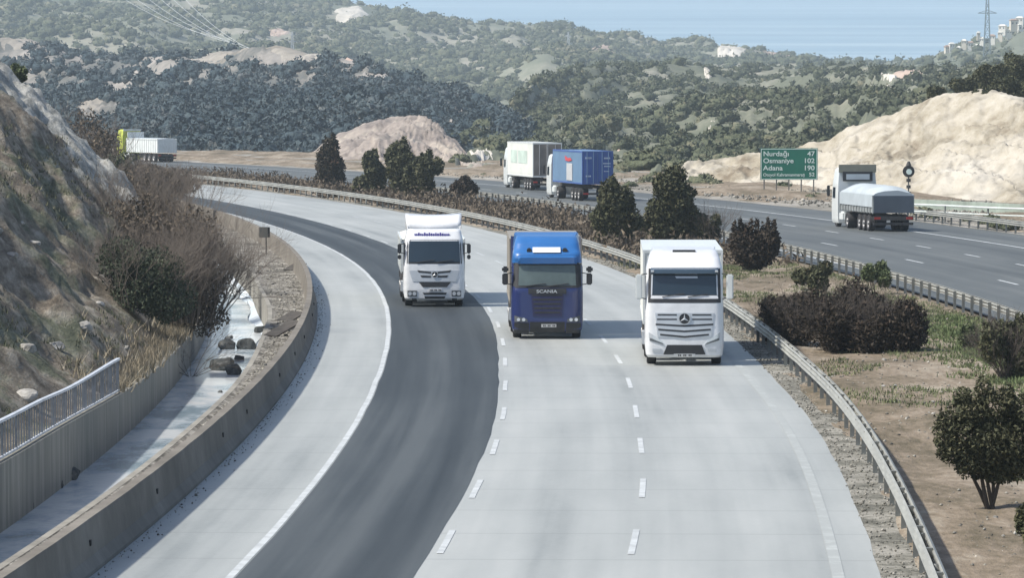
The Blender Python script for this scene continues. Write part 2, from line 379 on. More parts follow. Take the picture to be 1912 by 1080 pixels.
# ------------------------------------------------------------------ the hillside cut on the left
def lprof(u, s):
    """height of the left cutting"""
    d = -7.3 - u; q = W(u, s); base = wt(s) + .0
    z = base + .15 * min(d, 1)
    k = max(0, d - .5)
    z += min(k, 11.0) * (.96 + .12 * fbm(Vector((s * .02, 3, 1)))) + max(0, k - 11.0) * .12
    a = min(1, k / 2.5)
    p = Vector((q.x * .11, q.y * .06, z * .11))
    r = fbm(p, 6); rid = 1 - abs(noise.noise(Vector((q.x * .16 + q.y * .05, q.y * .045, z * .1)))) * 2
    z += a * (1.1 * r + .8 * rid - .4 + .42 * fbm(p * 6, 4) + .16 * noise.noise(p * 34))
    return z
us_ = [-7.28, -7.6, -7.9] + [-8.2 - .22 * i for i in range(72)] + [-24.5 - 1.5 * i for i in range(24)]
ss_ = [-75 + .9 * i for i in range(380)]
V = []
for s in ss_:
    for u in us_:
        z = lprof(u, s) if u < -7.29 else wt(s) - .03
        V.append(W(u, s, z))
m = len(us_); Fc = [(i * m + j, i * m + j + 1, (i + 1) * m + j + 1, (i + 1) * m + j) for i in range(len(ss_) - 1) for j in range(m - 1)]
o = npmesh('hillside_cutting', V, Fc, M_SLOPE, smooth=False); tag(o, kind='structure')

# ------------------------------------------------------------------ distant hills, valley floor and sea
M_VALLEY = soil('valley scrub ground', [(.3, (.08, .09, .06)), (.5, (.13, .135, .095)), (.7, (.22, .21, .16))], .02, .4, .95, 0)
mb = MB(); mb.grid([[(-2600, y, -16 - .045 * max(0, y)), (2600, y, -16 - .045 * max(0, y))] for y in (-300, 0, 600, 1400, 2400, 2900)])
tag(mb.build('valley_ground', M_VALLEY), kind='structure')
ms, nts, bs = newmat('open sea water')
cs = worldco(nts, (.00035, .0022, 1)); n = noisen(nts, cs, 1.2, 6, .6); 
nts.links.new(ramp(nts, n, [(.38, (.09, .18, .26)), (.5, (.17, .28, .36)), (.62, (.33, .43, .49))]), bs.inputs['Base Color'])
bs.inputs['Roughness'].default_value = .45; bs.inputs['IOR'].default_value = 1.33
bump(nts, bs, noisen(nts, worldco(nts, (.02, .02, 1)), 1, 4), .35, 3)
ZS = -150
tag(npmesh('sea', [(-9000, 2500, ZS), (9000, 2500, ZS), (9000, 24000, ZS), (-9000, 24000, ZS)], [(0, 1, 2, 3)], ms), kind='structure')

HILLS = {}
def hill(name, ctrl, mat, nx=150, ny=44, amp=.02, fine=.35, pw=1.0, back=1.0, bdrop=.55, seed=0, gully=0):
    """a real slope: ctrl rows are (px, base y, base distance or None, crest y, crest distance)"""
    c = []
    for px, yb, Yb, yc, Yc in ctrl:
        if Yb is None: Yb = onroad(px, yb).y
        c.append((px, yb, Yb, yc, Yc))
    def P(px, t):
        yb, Yb, yc, Yc = (interp(px, [(r[0], r[k]) for r in c]) for k in (1, 2, 3, 4))
        Y = Yb + (Yc - Yb) * min(t, 1); py = yb + (yc - yb) * min(t, 1) ** pw
        p = at(px, py, Y)
        if t > 1:
            e = t - 1; D = Yc * .35 * back; p = at(px, yc, Yc) + Vector((0, e * D, -e * D * bdrop))
        e = t; L = Yc * amp; q = Vector((p.x, p.y * .5, seed)) / (L * 3.2)
        a = min(1, t * 5) * (1 if t < .86 else (.35 + .65 * max(0, (1 - t)) / .14 if t < 1 else .35))
        p.z += a * L * (.55 * fbm(q, 4)) + a * fine * noise.noise(p * (.6 / fine))
        if gully: a *= 1 - .7 * min(t, 1) ** 3
        if gully: p.z += a * gully * (.75 * noise.ridged_multi_fractal(Vector((p.x * .055 + t * .5, t * 1.0, seed)), .9, 2.2, 6, 1.0, 2.0) - 1.0) + a * .5 * gully * (noise.cell(Vector((p.x * .22 + t * 2.2, t * 4, seed))) - .5)
        p.z = max(p.z, -160 + .01 * e if t > 1 else -160)
        return p, py
    x0, x1 = c[0][0], c[-1][0]; V = []
    ts = [i / ny for i in range(ny + 1)] + [1.15, 1.4, 1.8, 2.4]
    for i in range(nx + 1):
        px = x0 + (x1 - x0) * i / nx
        col = [P(px, t)[0] for t in ts]; b = col[0].copy(); b.z = max(b.z - 14, -176); b.y += 1; V += [b] + col
    m = len(ts) + 1
    Fc = [(i * m + j, (i + 1) * m + j, (i + 1) * m + j + 1, i * m + j + 1) for i in range(nx) for j in range(m - 1)]
    o = npmesh(name, V, Fc, mat, smooth=True); tag(o, kind='structure'); HILLS[name] = (P, x0, x1)
    return P
def cracks(m, sc, dark=.45):
    nt = m.node_tree; b = nt.nodes['Principled BSDF']; l = b.inputs['Base Color'].links[0]; src = l.from_socket
    co = worldco(nt, (1, .5, 1.2)); nz = nt.nodes.new('ShaderNodeTexNoise'); nz.inputs['Scale'].default_value = sc * 1.5; nz.inputs['Detail'].default_value = 5; nt.links.new(co, nz.inputs['Vector'])
    ad = nt.nodes.new('ShaderNodeVectorMath'); ad.operation = 'MULTIPLY_ADD'; ad.inputs[1].default_value = (5, 5, 5); nt.links.new(nz.outputs['Color'], ad.inputs[0]); nt.links.new(co, ad.inputs[2])
    v = nt.nodes.new('ShaderNodeTexVoronoi'); v.feature = 'DISTANCE_TO_EDGE'; v.inputs['Scale'].default_value = sc; nt.links.new(ad.outputs[0], v.inputs['Vector'])
    k = ramp(nt, v.outputs['Distance'], [(0.0, (1 - dark,) * 3), (.10, (1, 1, 1))])
    nt.links.new(mix(nt, 1.0, src, k, 'MULTIPLY'), b.inputs['Base Color']); return m
M_PALE = soil('cut bank limestone', [(.30, (.18, .15, .11)), (.42, (.31, .28, .22)), (.52, (.40, .37, .31)), (.66, (.47, .445, .39))], .075, .5, .95, .35, (1, .8, 2.2), fineamt=.35)
M_PINK = soil('quarry face rock', [(.34, (.19, .165, .15)), (.5, (.27, .235, .21)), (.64, (.38, .34, .29))], .07, .5, .95, .4, (1, 1, 1.6))
cracks(M_PALE, .16, .22); cracks(M_PINK, .18, .25)
M_HR = soil('right hill ground', [(.3, (.08, .09, .065)), (.5, (.13, .14, .10)), (.62, (.20, .20, .155)), (.75, (.34, .32, .27))], .018, .12, .95, .3)
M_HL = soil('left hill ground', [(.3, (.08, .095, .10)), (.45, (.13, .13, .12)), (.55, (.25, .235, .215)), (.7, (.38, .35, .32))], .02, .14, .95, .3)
M_HF = soil('far ridge ground', [(.3, (.11, .125, .09)), (.48, (.17, .18, .135)), (.6, (.27, .26, .21)), (.75, (.42, .38, .33))], .006, .05, .95, .3)

hill('hill_bank_right', [(1255, 350, None, 338, 435), (1285, 350, None, 312, 440), (1330, 350, None, 300, 440), (1400, 352, None, 288, 436), (1470, 355, None, 284, 430), (1527, 358, None, 264, 425),
      (1600, 362, None, 228, 420), (1660, 366, None, 206, 415), (1700, 369, None, 194, 412), (1770, 374, None, 178, 405), (1830, 378, None, 176, 400), (1912, 384, None, 186, 392), (2060, 395, None, 170, 380)],
      M_PALE, 280, 90, .006, .35, .9, .25, .15, 3, 1.05)
hill('hill_quarry_mound', [(560, 306, None, 300, 640), (580, 306, None, 286, 640), (612, 306, None, 262, 640), (640, 307, None, 240, 645), (690, 308, None, 224, 645), (740, 309, None, 219, 648), (785, 311, None, 220, 645),
      (812, 312, None, 232, 640), (845, 314, None, 262, 625), (875, 317, None, 292, 610), (900, 319, None, 312, 600)], M_PINK, 140, 50, .005, .4, .8, .2, .4, 5, 1.4)
hill('hill_rocky_foot', [(850, 316, None, 300, 600), (880, 318, None, 270, 640), (920, 320, None, 264, 660), (960, 324, None, 285, 640), (1040, 330, None, 296, 620), (1150, 338, None, 290, 600), (1230, 344, None, 300, 560), (1290, 350, None, 318, 520), (1320, 352, None, 330, 500)],
     M_HR, 100, 20, .008, .6, .9, .3, .1, 9)
hill('hill_right_forest', [(840, 310, 720, 262, 800), (900, 308, 720, 236, 950), (945, 308, 700, 212, 1100), (1010, 310, 680, 178, 1350), (1090, 315, 650, 150, 1500), (1180, 320, 620, 130, 1600), (1300, 325, 600, 124, 1650), (1430, 325, 580, 122, 1650),
      (1560, 320, 560, 122, 1550), (1680, 310, 540, 124, 1400), (1790, 300, 520, 126, 1250), (1912, 290, 500, 120, 1150), (2080, 285, 480, 110, 1100)], M_HR, 220, 60, .012, .8, .85, .8, .25, 2)
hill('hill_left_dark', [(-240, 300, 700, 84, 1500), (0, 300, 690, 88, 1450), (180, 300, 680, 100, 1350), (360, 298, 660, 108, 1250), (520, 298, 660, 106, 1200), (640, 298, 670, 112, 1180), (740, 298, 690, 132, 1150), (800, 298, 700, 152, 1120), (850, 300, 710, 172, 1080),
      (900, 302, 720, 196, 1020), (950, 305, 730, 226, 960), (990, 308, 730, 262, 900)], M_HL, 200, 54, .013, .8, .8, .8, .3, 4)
hill('hill_far_ridge', [(-300, 260, 1500, -70, 3300), (0, 255, 1500, -46, 3300), (200, 250, 1500, -30, 3300), (420, 245, 1550, -10, 3300), (600, 240, 1600, 2, 3300), (650, 235, 1600, 8, 3300), (730, 235, 1600, 24, 3300), (900, 235, 1600, 45, 3300), (1030, 235, 1600, 53, 3300),
      (1120, 235, 1650, 64, 3300), (1250, 235, 1700, 86, 3300), (1400, 235, 1700, 98, 3200), (1560, 235, 1700, 108, 3100), (1640, 235, 1700, 118, 3000), (1760, 235, 1700, 120, 2900), (2100, 235, 1700, 126, 2900)], M_HF, 240, 60, .009, 1.5, .9, .6, .45, 6)
hill('hill_town_slope', [(1690, 150, 2000, 122, 2600), (1735, 150, 2000, 112, 2600), (1760, 150, 2000, 98, 2600), (1800, 150, 2000, 86, 2600), (1850, 150, 2000, 74, 2600), (1912, 150, 2000, 50, 2600), (2080, 150, 2000, 20, 2600)], M_HF, 60, 26, .004, 1.2, .9, .6, .4, 8)

# bare patches, quarries and rock outcrops on the slopes: low mounds of their own on the hill surface
def outcrop(hname, cx, cy, rx, ry, mat, seed, lift=.8):
    P = HILLS[hname][0]; V = []; n, m_ = 26, 9
    def T(px, py):
        lo_, hi = 0.0, 1.0
        for _ in range(16):
            t = (lo_ + hi) / 2
            if P(px, t)[1] > py: lo_ = t
            else: hi = t
        return P(px, (lo_ + hi) / 2)[0]
    for j in range(m_):
        for i in range(n):
            a = 6.2832 * i / (n - 1); r = j / (m_ - 1); k = 1 + .55 * noise.noise(Vector((math.cos(a) * 1.8, math.sin(a) * 1.8, seed)))
            px, py = cx + rx * r * k * math.cos(a), cy + ry * r * k * math.sin(a); p = T(px, py)
            p.z += (lift * .35 * (1 - r ** 3) * (1 + .8 * noise.noise(p * (.5 / lift)))) - lift * .5 * (r > .99); V.append(p)
    Fc = [(j * n + i, j * n + i + 1, (j + 1) * n + i + 1, (j + 1) * n + i) for j in range(m_ - 1) for i in range(n - 1)]
    tag(npmesh('hill_bare_patch', V, Fc, mat), kind='structure')
M_BW = soil('bare white limestone', [(.3, (.38, .35, .30)), (.5, (.52, .49, .43)), (.7, (.62, .59, .54))], .03, .3, .95, .3)
M_BP = soil('bare pinkish soil', [(.3, (.28, .21, .17)), (.5, (.40, .31, .26)), (.7, (.50, .43, .37))], .03, .3, .95, .3)
M_BG = soil('bare grey brown ridge soil', [(.3, (.16, .15, .13)), (.5, (.26, .24, .21)), (.7, (.36, .34, .30))], .04, .3, .95, .3)
for h_, cx, cy, rx, ry, mt, lf in (('hill_far_ridge', 655, 27, 40, 11, M_BW, 3), ('hill_far_ridge', 1128, 106, 42, 9, M_BP, 3), ('hill_far_ridge', 1085, 124, 40, 4, M_BW, 2), ('hill_far_ridge', 1365, 108, 34, 13, M_BW, 3), ('hill_far_ridge', 920, 60, 34, 4, M_BW, 2), ('hill_far_ridge', 1000, 74, 30, 3, M_BP, 2),
    ('hill_far_ridge', 1460, 108, 40, 6, M_BP, 2), ('hill_far_ridge', 1550, 115, 44, 5, M_BP, 2), ('hill_far_ridge', 1268, 94, 14, 3, M_BW, 2), ('hill_far_ridge', 515, 66, 24, 6, M_BP, 2),
    ('hill_left_dark', 600, 126, 105, 9, M_BG, .8), ('hill_left_dark', 690, 136, 46, 6, M_BP, .8), ('hill_left_dark', 420, 122, 60, 6, M_BG, .8), ('hill_left_dark', 545, 165, 50, 12, M_BG, .8), ('hill_left_dark', 610, 190, 40, 10, M_BG, .8), ('hill_left_dark', 480, 150, 30, 7, M_BG, .8), ('hill_left_dark', 40, 106, 50, 10, M_BG, .8), ('hill_left_dark', 168, 213, 22, 3, M_BG, .2), ('hill_left_dark', 842, 205, 22, 18, M_BG, .8),
    ('hill_right_forest', 1330, 262, 14, 3, M_BW, .5), ('hill_right_forest', 935, 226, 16, 7, M_BW, .6), ('hill_right_forest', 890, 243, 16, 7, M_BW, .6), ('hill_right_forest', 1000, 262, 10, 9, M_BW, .5), ('hill_right_forest', 1108, 250, 22, 4, M_BW, .5), ('hill_right_forest', 1492, 138, 14, 6, M_BW, .6), ('hill_right_forest', 1320, 157, 7, 4, M_BW, .6), ('hill_right_forest', 1660, 163, 16, 6, M_BW, .6),
    ('hill_right_forest', 1690, 141, 42, 7, M_BP, .6), ('hill_right_forest', 1440, 182, 10, 3, M_BW, .5), ('hill_right_forest', 1572, 181, 10, 3, M_BP, .5), ('hill_right_forest', 1160, 290, 30, 12, M_BP, .5), ('hill_rocky_foot', 900, 290, 22, 12, M_BW, .5), ('hill_rocky_foot', 1130, 318, 40, 8, M_BP, .4)):
    outcrop(h_, cx, cy, rx, ry, mt, cx * .13, lf)
# ------------------------------------------------------------------ vegetation builders
def blob(sub, seed, spike=.22, sq=.8):
    bm = bmesh.new(); bmesh.ops.create_icosphere(bm, subdivisions=sub, radius=1)
    for v in bm.verts:
        d = v.co.normalized(); k = 1 + .30 * noise.noise(d * 1.6 + Vector((seed * 7.1, 0, 0))) + spike * noise.noise(d * 5 + Vector((0, seed * 3.3, 0)))
        v.co = d * k; v.co.z = v.co.z * sq + .25
    V = np.array([v.co for v in bm.verts]); Fc = np.array([[v.index for v in f.verts] for f in bm.faces]); bm.free(); return V, Fc
BL3 = [blob(3, i, .55, .78) for i in range(8)]; BL2 = [blob(2, i + 10, .5) for i in range(8)]
def leafy(P, S, n_each, leaf, seed=0):
    """leaf-sized triangles on the shells of blobs: P centres, S radii"""
    r = np.random.default_rng(seed); P = np.repeat(P, n_each, 0); S = np.repeat(S, n_each)[:, None]
    d = r.normal(size=P.shape); d /= np.linalg.norm(d, axis=1, keepdims=True); d[:, 2] = np.abs(d[:, 2]) * .85
    c = P + d * S * (r.uniform(.65, 1.22, (len(P), 1))); return tris(c, S * leaf, r)
def tris(c, size, r, long=1.5, upbias=0.0):
    a = r.normal(size=c.shape); a[:, 2] += upbias; a /= np.linalg.norm(a, axis=1, keepdims=True)
    b = np.cross(a, r.normal(size=c.shape)); b /= np.linalg.norm(b, axis=1, keepdims=True)
    size = size * r.uniform(.6, 1.3, (len(c), 1))
    V = np.stack([c - b * size * .5 - a * size * .4, c + b * size * .5 - a * size * .4, c + a * size * long * .7], 1).reshape(-1, 3)
    return V, np.arange(len(c) * 3).reshape(-1, 3)
def inside(px, py, shapes):
    for cx, cy, rx, ry, k in shapes:
        if ((px - cx) / rx) ** 2 + ((py - cy) / ry) ** 2 < 1 + .5 * noise.noise(Vector((px * .06, py * .12, k))): return True
    return False
def scatter(hname, n, rmin, rmax, clear=(), t0=.02, t1=1.15, seed=1, dens=None, pxr=None):
    P, x0, x1 = HILLS[hname]; r = random.Random(seed); out = []
    a, b = pxr or (x0, x1)
    while len(out) < n:
        px = r.uniform(a, b); t = r.uniform(t0, t1); p, py = P(px, t)
        if t <= 1 and inside(px, py, clear): continue
        if dens and r.random() > dens(px, py, t, p): continue
        out.append((p, r.uniform(rmin, rmax) * (1 if r.random() < .85 else 1.4), px, py))
    return out
def forest(name, pts, tmpl, mat, seed=0, extra_leaves=0, leaf=.3, sink=.1):
    r = np.random.default_rng(seed); Vs = []; Fs = []; off = 0
    for i, (p, s, _, _) in enumerate(pts):
        V, Fc = tmpl[i % len(tmpl)]; a = r.uniform(0, 6.28); c, sn = math.cos(a), math.sin(a)
        k = .86 * np.array([s * r.uniform(.85, 1.25), s * r.uniform(.85, 1.25), s * r.uniform(.75, 1.15)])
        X = V * k; X = np.stack([X[:, 0] * c - X[:, 1] * sn, X[:, 0] * sn + X[:, 1] * c, X[:, 2]], 1) + np.array([p.x, p.y, p.z - s * sink])
        Vs.append(X); Fs.append(Fc + off); off += len(X)
    if extra_leaves:
        C_ = np.array([[p.x, p.y, p.z + s * .1] for p, s, _, _ in pts]); S_ = np.array([s * 1.08 for _, s, _, _ in pts])
        X, Fc = leafy(C_, S_, extra_leaves, leaf, seed); Vs.append(X); Fs.append(Fc + off)
    return npmesh(name, np.concatenate(Vs), np.concatenate(Fs), mat)
M_FR = foliage('right hill foliage', (.040, .051, .028), (.098, .112, .066), (.175, .165, .105), .05, .55)
M_FL = foliage('shade-tinted hill foliage', (.026, .048, .062), (.064, .090, .100), (.12, .13, .13), .05, .5)  # the hill's cloud shade and blue haze are put into this colour
M_FF = foliage('far ridge foliage', (.045, .057, .033), (.115, .128, .076), (.22, .205, .14), .02, .25)

CR = [(1330, 262, 18, 5, 1), (985, 235, 12, 8, 2), (950, 246, 10, 14, 3), (930, 262, 14, 8, 4), (1108, 250, 22, 6, 5), (1495, 136, 14, 5, 6), (1320, 156, 8, 4, 7), (1660, 160, 16, 6, 8), (1690, 138, 36, 9, 9),
      (1440, 182, 12, 4, 10), (1575, 180, 12, 4, 11), (1140, 300, 26, 16, 12), (1225, 300, 24, 12, 13), (1090, 304, 18, 10, 14), (1780, 120, 40, 8, 15), (1390, 240, 7, 5, 16)]
pts = scatter('hill_right_forest', 6200, .75, 1.75, CR, .0, 1.2, 3)
pts.sort(key=lambda q: q[0].y / q[1]); inview = [q for q in pts if -20 < q[2] < 1930]
near, rest = inview[:230], inview[230:] + [q for q in pts if not -20 < q[2] < 1930]
tag(forest('hillside_scrub', rest, BL2, M_FR, 5, 50, .30), 'dense grey green scrub covering the big hill behind the road sign', 'scrub', kind='stuff')
protos = []
for k in range(5):
    r_ = np.random.default_rng(50 + k); V, Fc = BL3[k]
    X, F2 = leafy(np.zeros((1, 3)) + [0, 0, .15], np.ones(1), 150, .26, 60 + k)
    me = npmesh('hill_shrub', np.concatenate([V, X]), np.concatenate([Fc, F2 + len(V)]), M_FR)
    protos.append(me)
for i, (p, s, px, py) in enumerate(near):
    o = protos[i] if i < 5 else protos[i % 5].copy()
    if i >= 5: COL.objects.link(o)
    o.location = (p.x, p.y, p.z - .1 * s); o.scale = (s, s * random.uniform(.8, 1.1), s * random.uniform(.8, 1.1)); o.rotation_euler.z = random.uniform(0, 6.28)
    tag(o, 'rounded grey green shrub on the lower slope of the big forested hill', 'shrub', 'shrubs low on the forested hill')

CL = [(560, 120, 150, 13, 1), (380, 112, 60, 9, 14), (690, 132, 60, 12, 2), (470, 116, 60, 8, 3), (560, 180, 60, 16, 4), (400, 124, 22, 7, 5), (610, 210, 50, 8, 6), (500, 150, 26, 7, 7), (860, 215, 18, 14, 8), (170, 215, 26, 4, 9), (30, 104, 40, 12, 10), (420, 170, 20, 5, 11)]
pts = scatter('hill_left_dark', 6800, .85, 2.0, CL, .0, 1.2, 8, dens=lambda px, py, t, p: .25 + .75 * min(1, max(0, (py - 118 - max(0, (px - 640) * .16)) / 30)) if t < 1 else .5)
tag(forest('dark_hill_scrub', pts, BL2, M_FL, 7, 46, .30), 'scrub over the left hill, its shade painted in as dark bluish colour', 'scrub', kind='stuff')
CF = [(655, 26, 42, 15, 1), (1120, 112, 44, 11, 2), (1080, 125, 36, 6, 3), (1362, 100, 34, 19, 4), (930, 58, 30, 7, 5), (1000, 72, 30, 5, 6), (1450, 96, 46, 8, 7), (1530, 104, 50, 8, 8), (1300, 84, 10, 4, 9), (1590, 108, 30, 5, 10), (1680, 118, 40, 9, 12), (800, 150, 60, 6, 13), (1000, 158, 50, 6, 14), (520, 70, 30, 8, 15), (1150, 95, 26, 4, 16)]
pts = scatter('hill_far_ridge', 23000, 1.4, 3.7, CF, .2, 1.15, 12, dens=lambda px, py, t, p: .55 + .45 * noise.noise(Vector((px * .012, py * .03, 0))))
tag(forest('far_ridge_scrub', pts, BL2, M_FF, 9, 14, .3), 'grey green scrub covering the far ridge before the sea', 'scrub', kind='stuff')
pts = scatter('hill_town_slope', 130, 1.6, 3.8, (), .05, 1.1, 14)
tag(forest('town_slope_scrub', pts, BL2, M_FF, 11, 8, .3), 'sparse scrub around the pale houses above the sea', 'scrub', kind='stuff')
# bushes on and beside the rocky foot of the hill
pts = scatter('hill_rocky_foot', 70, .6, 1.7, (), .1, 1.2, 15)
fo = []
for i, (p, s, px, py) in enumerate(pts):
    o = protos[i % 5].copy(); COL.objects.link(o)
    o.location = (p.x, p.y, p.z - .1 * s); o.scale = (s, s, s * .9); o.rotation_euler.z = i * 1.7
    tag(o, 'small grey green bush among pale rocks at the hill foot behind the far trucks', 'shrub', 'bushes at the rocky hill foot')

# ------------------------------------------------------------------ single trees and shrubs
M_BARK = plain('dark bark', (.055, .045, .036), .95, bmp=.01)
M_BARKL = plain('grey brown bark', (.115, .098, .085), .95, bmp=.01)
M_EV = foliage('dark evergreen foliage', (.030, .036, .018), (.082, .085, .043), (.15, .13, .072), 1.2)
M_EVR = foliage('reddish evergreen foliage', (.016, .018, .012), (.05, .04, .025), (.12, .065, .045), .7)
M_OLV = foliage('olive shrub foliage', (.030, .036, .018), (.085, .09, .045), (.14, .12, .07), 1.4)
M_LG = foliage('light green shrub foliage', (.05, .065, .03), (.12, .15, .07), (.17, .19, .10), 1.4)
M_DRY = foliage('dry brown twigs', (.055, .045, .033), (.13, .105, .078), (.20, .165, .12), 1.2)
M_BLK = foliage('near black shrub foliage', (.016, .013, .009), (.048, .036, .025), (.085, .060, .044), 1.3)

def twigs(base, rad, height, n, seed, spread=1.0, r0=.02, depth=4, up=.5, gravity=0.0, ln=None, kink=.35):
    """branching thin stems as three-sided prisms, returns V, F"""
    r = random.Random(seed); segs = []
    def grow(p, d, L, rr, k):
        q = p + d * L; segs.append((p, q, rr, rr * .65))
        if k == 0: return
        for _ in range(2 if r.random() < .55 else 3):
            nd = (d + Vector((r.gauss(0, kink), r.gauss(0, kink), r.gauss(0, kink) + up * .25 - gravity))).normalized()
            grow(q, nd, L * r.uniform(.6, .92), rr * .62, k - 1)
    for _ in range(n):
        a = r.uniform(0, 6.28); q = r.random() ** .5 * rad
        p = Vector(base) + Vector((math.cos(a) * q, math.sin(a) * q, 0))
        d = Vector((math.cos(a) * spread * r.random(), math.sin(a) * spread * r.random(), 1)).normalized()
        grow(p, d, (ln or height / 3.1) * r.uniform(.6, 1.1), r0, depth)
    V = []; Fc = []
    for p, q, a, b in segs:
        t = (q - p).normalized(); x = t.cross(Vector((.3, .9, .2))).normalized(); y = t.cross(x); o = len(V)
        for pt, rr in ((p, a), (q, b)):
            for k in range(3):
                g = k * 2.094; V.append(pt + (x * math.cos(g) + y * math.sin(g)) * rr)
        for k in range(3): Fc.append((o + k, o + (k + 1) % 3, o + 3 + (k + 1) % 3, o + 3 + k))
    return V, Fc
def crown(lobes, n, leaf, seed, gap=.0, gf=2.2, inner=.5, upb=.4, long=1.6):
    """leaf-sized faces through the volume of several lobes (x, y, z, rx, ry, rz)"""
    r = np.random.default_rng(seed); vol = np.array([l[3] * l[4] * l[5] for l in lobes]) ** .8; vol /= vol.sum()
    idx = r.choice(len(lobes), n, p=vol); L = np.array(lobes)[idx]
    d = r.normal(size=(n, 3)); d /= np.linalg.norm(d, axis=1, keepdims=True)
    rad = inner + (1.0 - inner) * r.uniform(0, 1, (n, 1)) ** .6
    bumpk = np.array([1 + .22 * noise.noise(Vector(x) * 3.3 + Vector((i * 5.1, seed, 0))) + .10 * noise.noise(Vector(x) * 9 + Vector((0, seed, i))) for x, i in zip(d, idx)])[:, None]
    c = L[:, :3] + d * L[:, 3:] * rad * bumpk
    keep = np.array([noise.noise(Vector(p) * gf + Vector((seed, 0, 0))) > gap - .62 for p in c]); c = c[keep]
    return tris(c, np.full((len(c), 1), leaf), r, long, upb)
def plant(name, base, label, cat, lobes, n, leaf, mat, seed, stems=0, trunk=None, group=None, gap=0, bark=None, inner=.45, twig=None, upb=.4, core=True, long=1.6):
    """a tree or shrub: an Empty at its foot with trunk and crown; lobes are relative to the foot"""
    root = empty(name, base); tag(root, label, cat, group)
    V, Fc = crown(lobes, n, leaf, seed, gap, inner=inner, upb=upb, long=long)
    V = list(map(tuple, V)); Fs = [tuple(f) for f in Fc]
    o = npmesh('crown', V, Fc, mat, root)
    mb = MB(); r = random.Random(seed)
    for k in range(stems):
        l = lobes[k % len(lobes)]; a = r.uniform(0, 6.28); p0 = Vector((.06 * math.cos(a), .06 * math.sin(a), -.15)); t = trunk or .06
        e = Vector((l[0], l[1], l[2] + l[5] * .3)); md = p0.lerp(e, .45) + Vector((r.uniform(-.1, .1), r.uniform(-.1, .1), .05))
        mb.tube([p0, p0.lerp(md, .5) + Vector((r.uniform(-.04, .04), 0, .05)), md, e], t, 7, t * .3)
        for j in range(5):
            q = md.lerp(e, r.random()); d = Vector((r.uniform(-1, 1) * l[3], r.uniform(-1, 1) * l[4], r.uniform(.1, .9) * l[5])) * .75
            mb.tube([q, q + d * .5 + Vector((0, 0, .05)), q + d], t * .35, 5, t * .1)
    if stems: mb.build('trunk', bark or M_BARK, root, smooth=True)
    if twig:
        n_, hh, sd = twig; V2, F2 = twigs((0, 0, 0), max(l[3] for l in lobes) * .5, hh, n_, sd, .9, .018, 4)
        npmesh('branches', V2, F2, bark or M_BARKL, root)
    return root
def G(px, py, dz=0.0):
    p = onroad(px, py); u, s = us(p); z = gprof(u, s) if 11 < u else 0; p.z += z + dz; return p

def lobeset(r, w, h, n, zlo=.25, tall=1.0, seed=None):
    rr = random.Random(seed); out = []
    for _ in range(n):
        a = rr.uniform(0, 6.28); q = rr.random() ** .5 * w * .55; z = h * (zlo + (1 - zlo) * rr.random() ** .8 * .75)
        k = w * rr.uniform(.32, .5) * (1 - .45 * (z / h)); out.append((math.cos(a) * q, math.sin(a) * q, z, k, k, k * rr.uniform(.9, 1.4) * tall))
    return out
def spires(w, h, n, seed, base=.35):
    """upright juniper-like plumes with separate tips"""
    rr = random.Random(seed); out = []
    for i in range(n):
        a = 6.28 * i / n + rr.uniform(-.5, .5); q = w * rr.uniform(.15, .72); zt = h * (1 - .35 * (q / w) ** 2) * rr.uniform(.82, 1.0); zb = h * base * rr.uniform(.5, 1.0)
        out.append((math.cos(a) * q, math.sin(a) * q, (zt + zb) / 2, w * rr.uniform(.20, .30), w * rr.uniform(.20, .30), (zt - zb) / 2))
    return out
# conifer row along the median, left to right
b = G(617, 352); plant('conifer_tree', b, 'reddish brown topped conifer, leftmost tree on the median', 'tree',
    [(0, 0, .9, 1.35, 1.35, .95), (0, 0, 1.9, 1.3, 1.3, 1.1), (-.2, 0, 2.9, 1.0, 1.0, 1.0), (.15, 0, 3.7, .6, .6, .9), (-.45, 0, 3.9, .25, .25, .7), (.25, 0, 4.4, .25, .25, .6)], 5200, .20, M_EVR, 3, 3, .1)
for (px, py, w_, h_, sd, lb, tops) in (
    (690, 368, 2.1, 3.7, 21, 'dark green bushy tree right beside the reddish conifer', .8), (742, 372, 2.5, 4.5, 22, 'tall dark green median tree with a pointed top behind the barrier rail', 1),
    (790, 374, 2.4, 3.5, 23, 'wide dark green tree at the right end of the dense clump', .7)):
    b = G(px, py); L = lobeset(0, w_, h_, 9, .18, 1.1, sd) + [(.1, 0, h_ * .82, w_ * .32, w_ * .32, h_ * .22)]
    L += [(w_ * .2, 0, h_ * .95, w_ * .12, w_ * .12, h_ * .16)]
    plant('evergreen_tree', b, lb, 'tree', L, 8500, .20, M_EV, sd, 4, .09)
b = G(866, 378); plant('round_shrub', b, 'small dark round shrub standing alone between the tree clump and white truck', 'shrub',
    [(0, 0, 1.15, .95, .9, .75), (.45, 0, 1.0, .7, .7, .6), (-.55, 0, 1.1, .6, .6, .5), (.1, 0, 1.6, .5, .5, .5)], 3200, .16, M_BLK, 31, 2, .06)
b = G(1148, 468); L = [(0, 0, .9, 1.1, 1.0, .9), (.35, 0, 1.6, 1.1, 1.0, .8), (-.35, 0, 1.7, 1.0, 1.0, .8), (0, 0, 2.5, .95, .9, .85), (-.25, 0, 3.15, .6, .6, .7), (.45, 0, 2.9, .55, .5, .6), (.95, 0, 1.55, .6, .5, .5), (.85, 0, 2.5, .3, .3, .3), (-.1, 0, 3.7, .2, .2, .45)]
plant('evergreen_tree', b, 'dark cone shaped evergreen tree behind the guardrail between blue and right white truck', 'tree', L, 9000, .14, M_EV, 41, 3, .1)
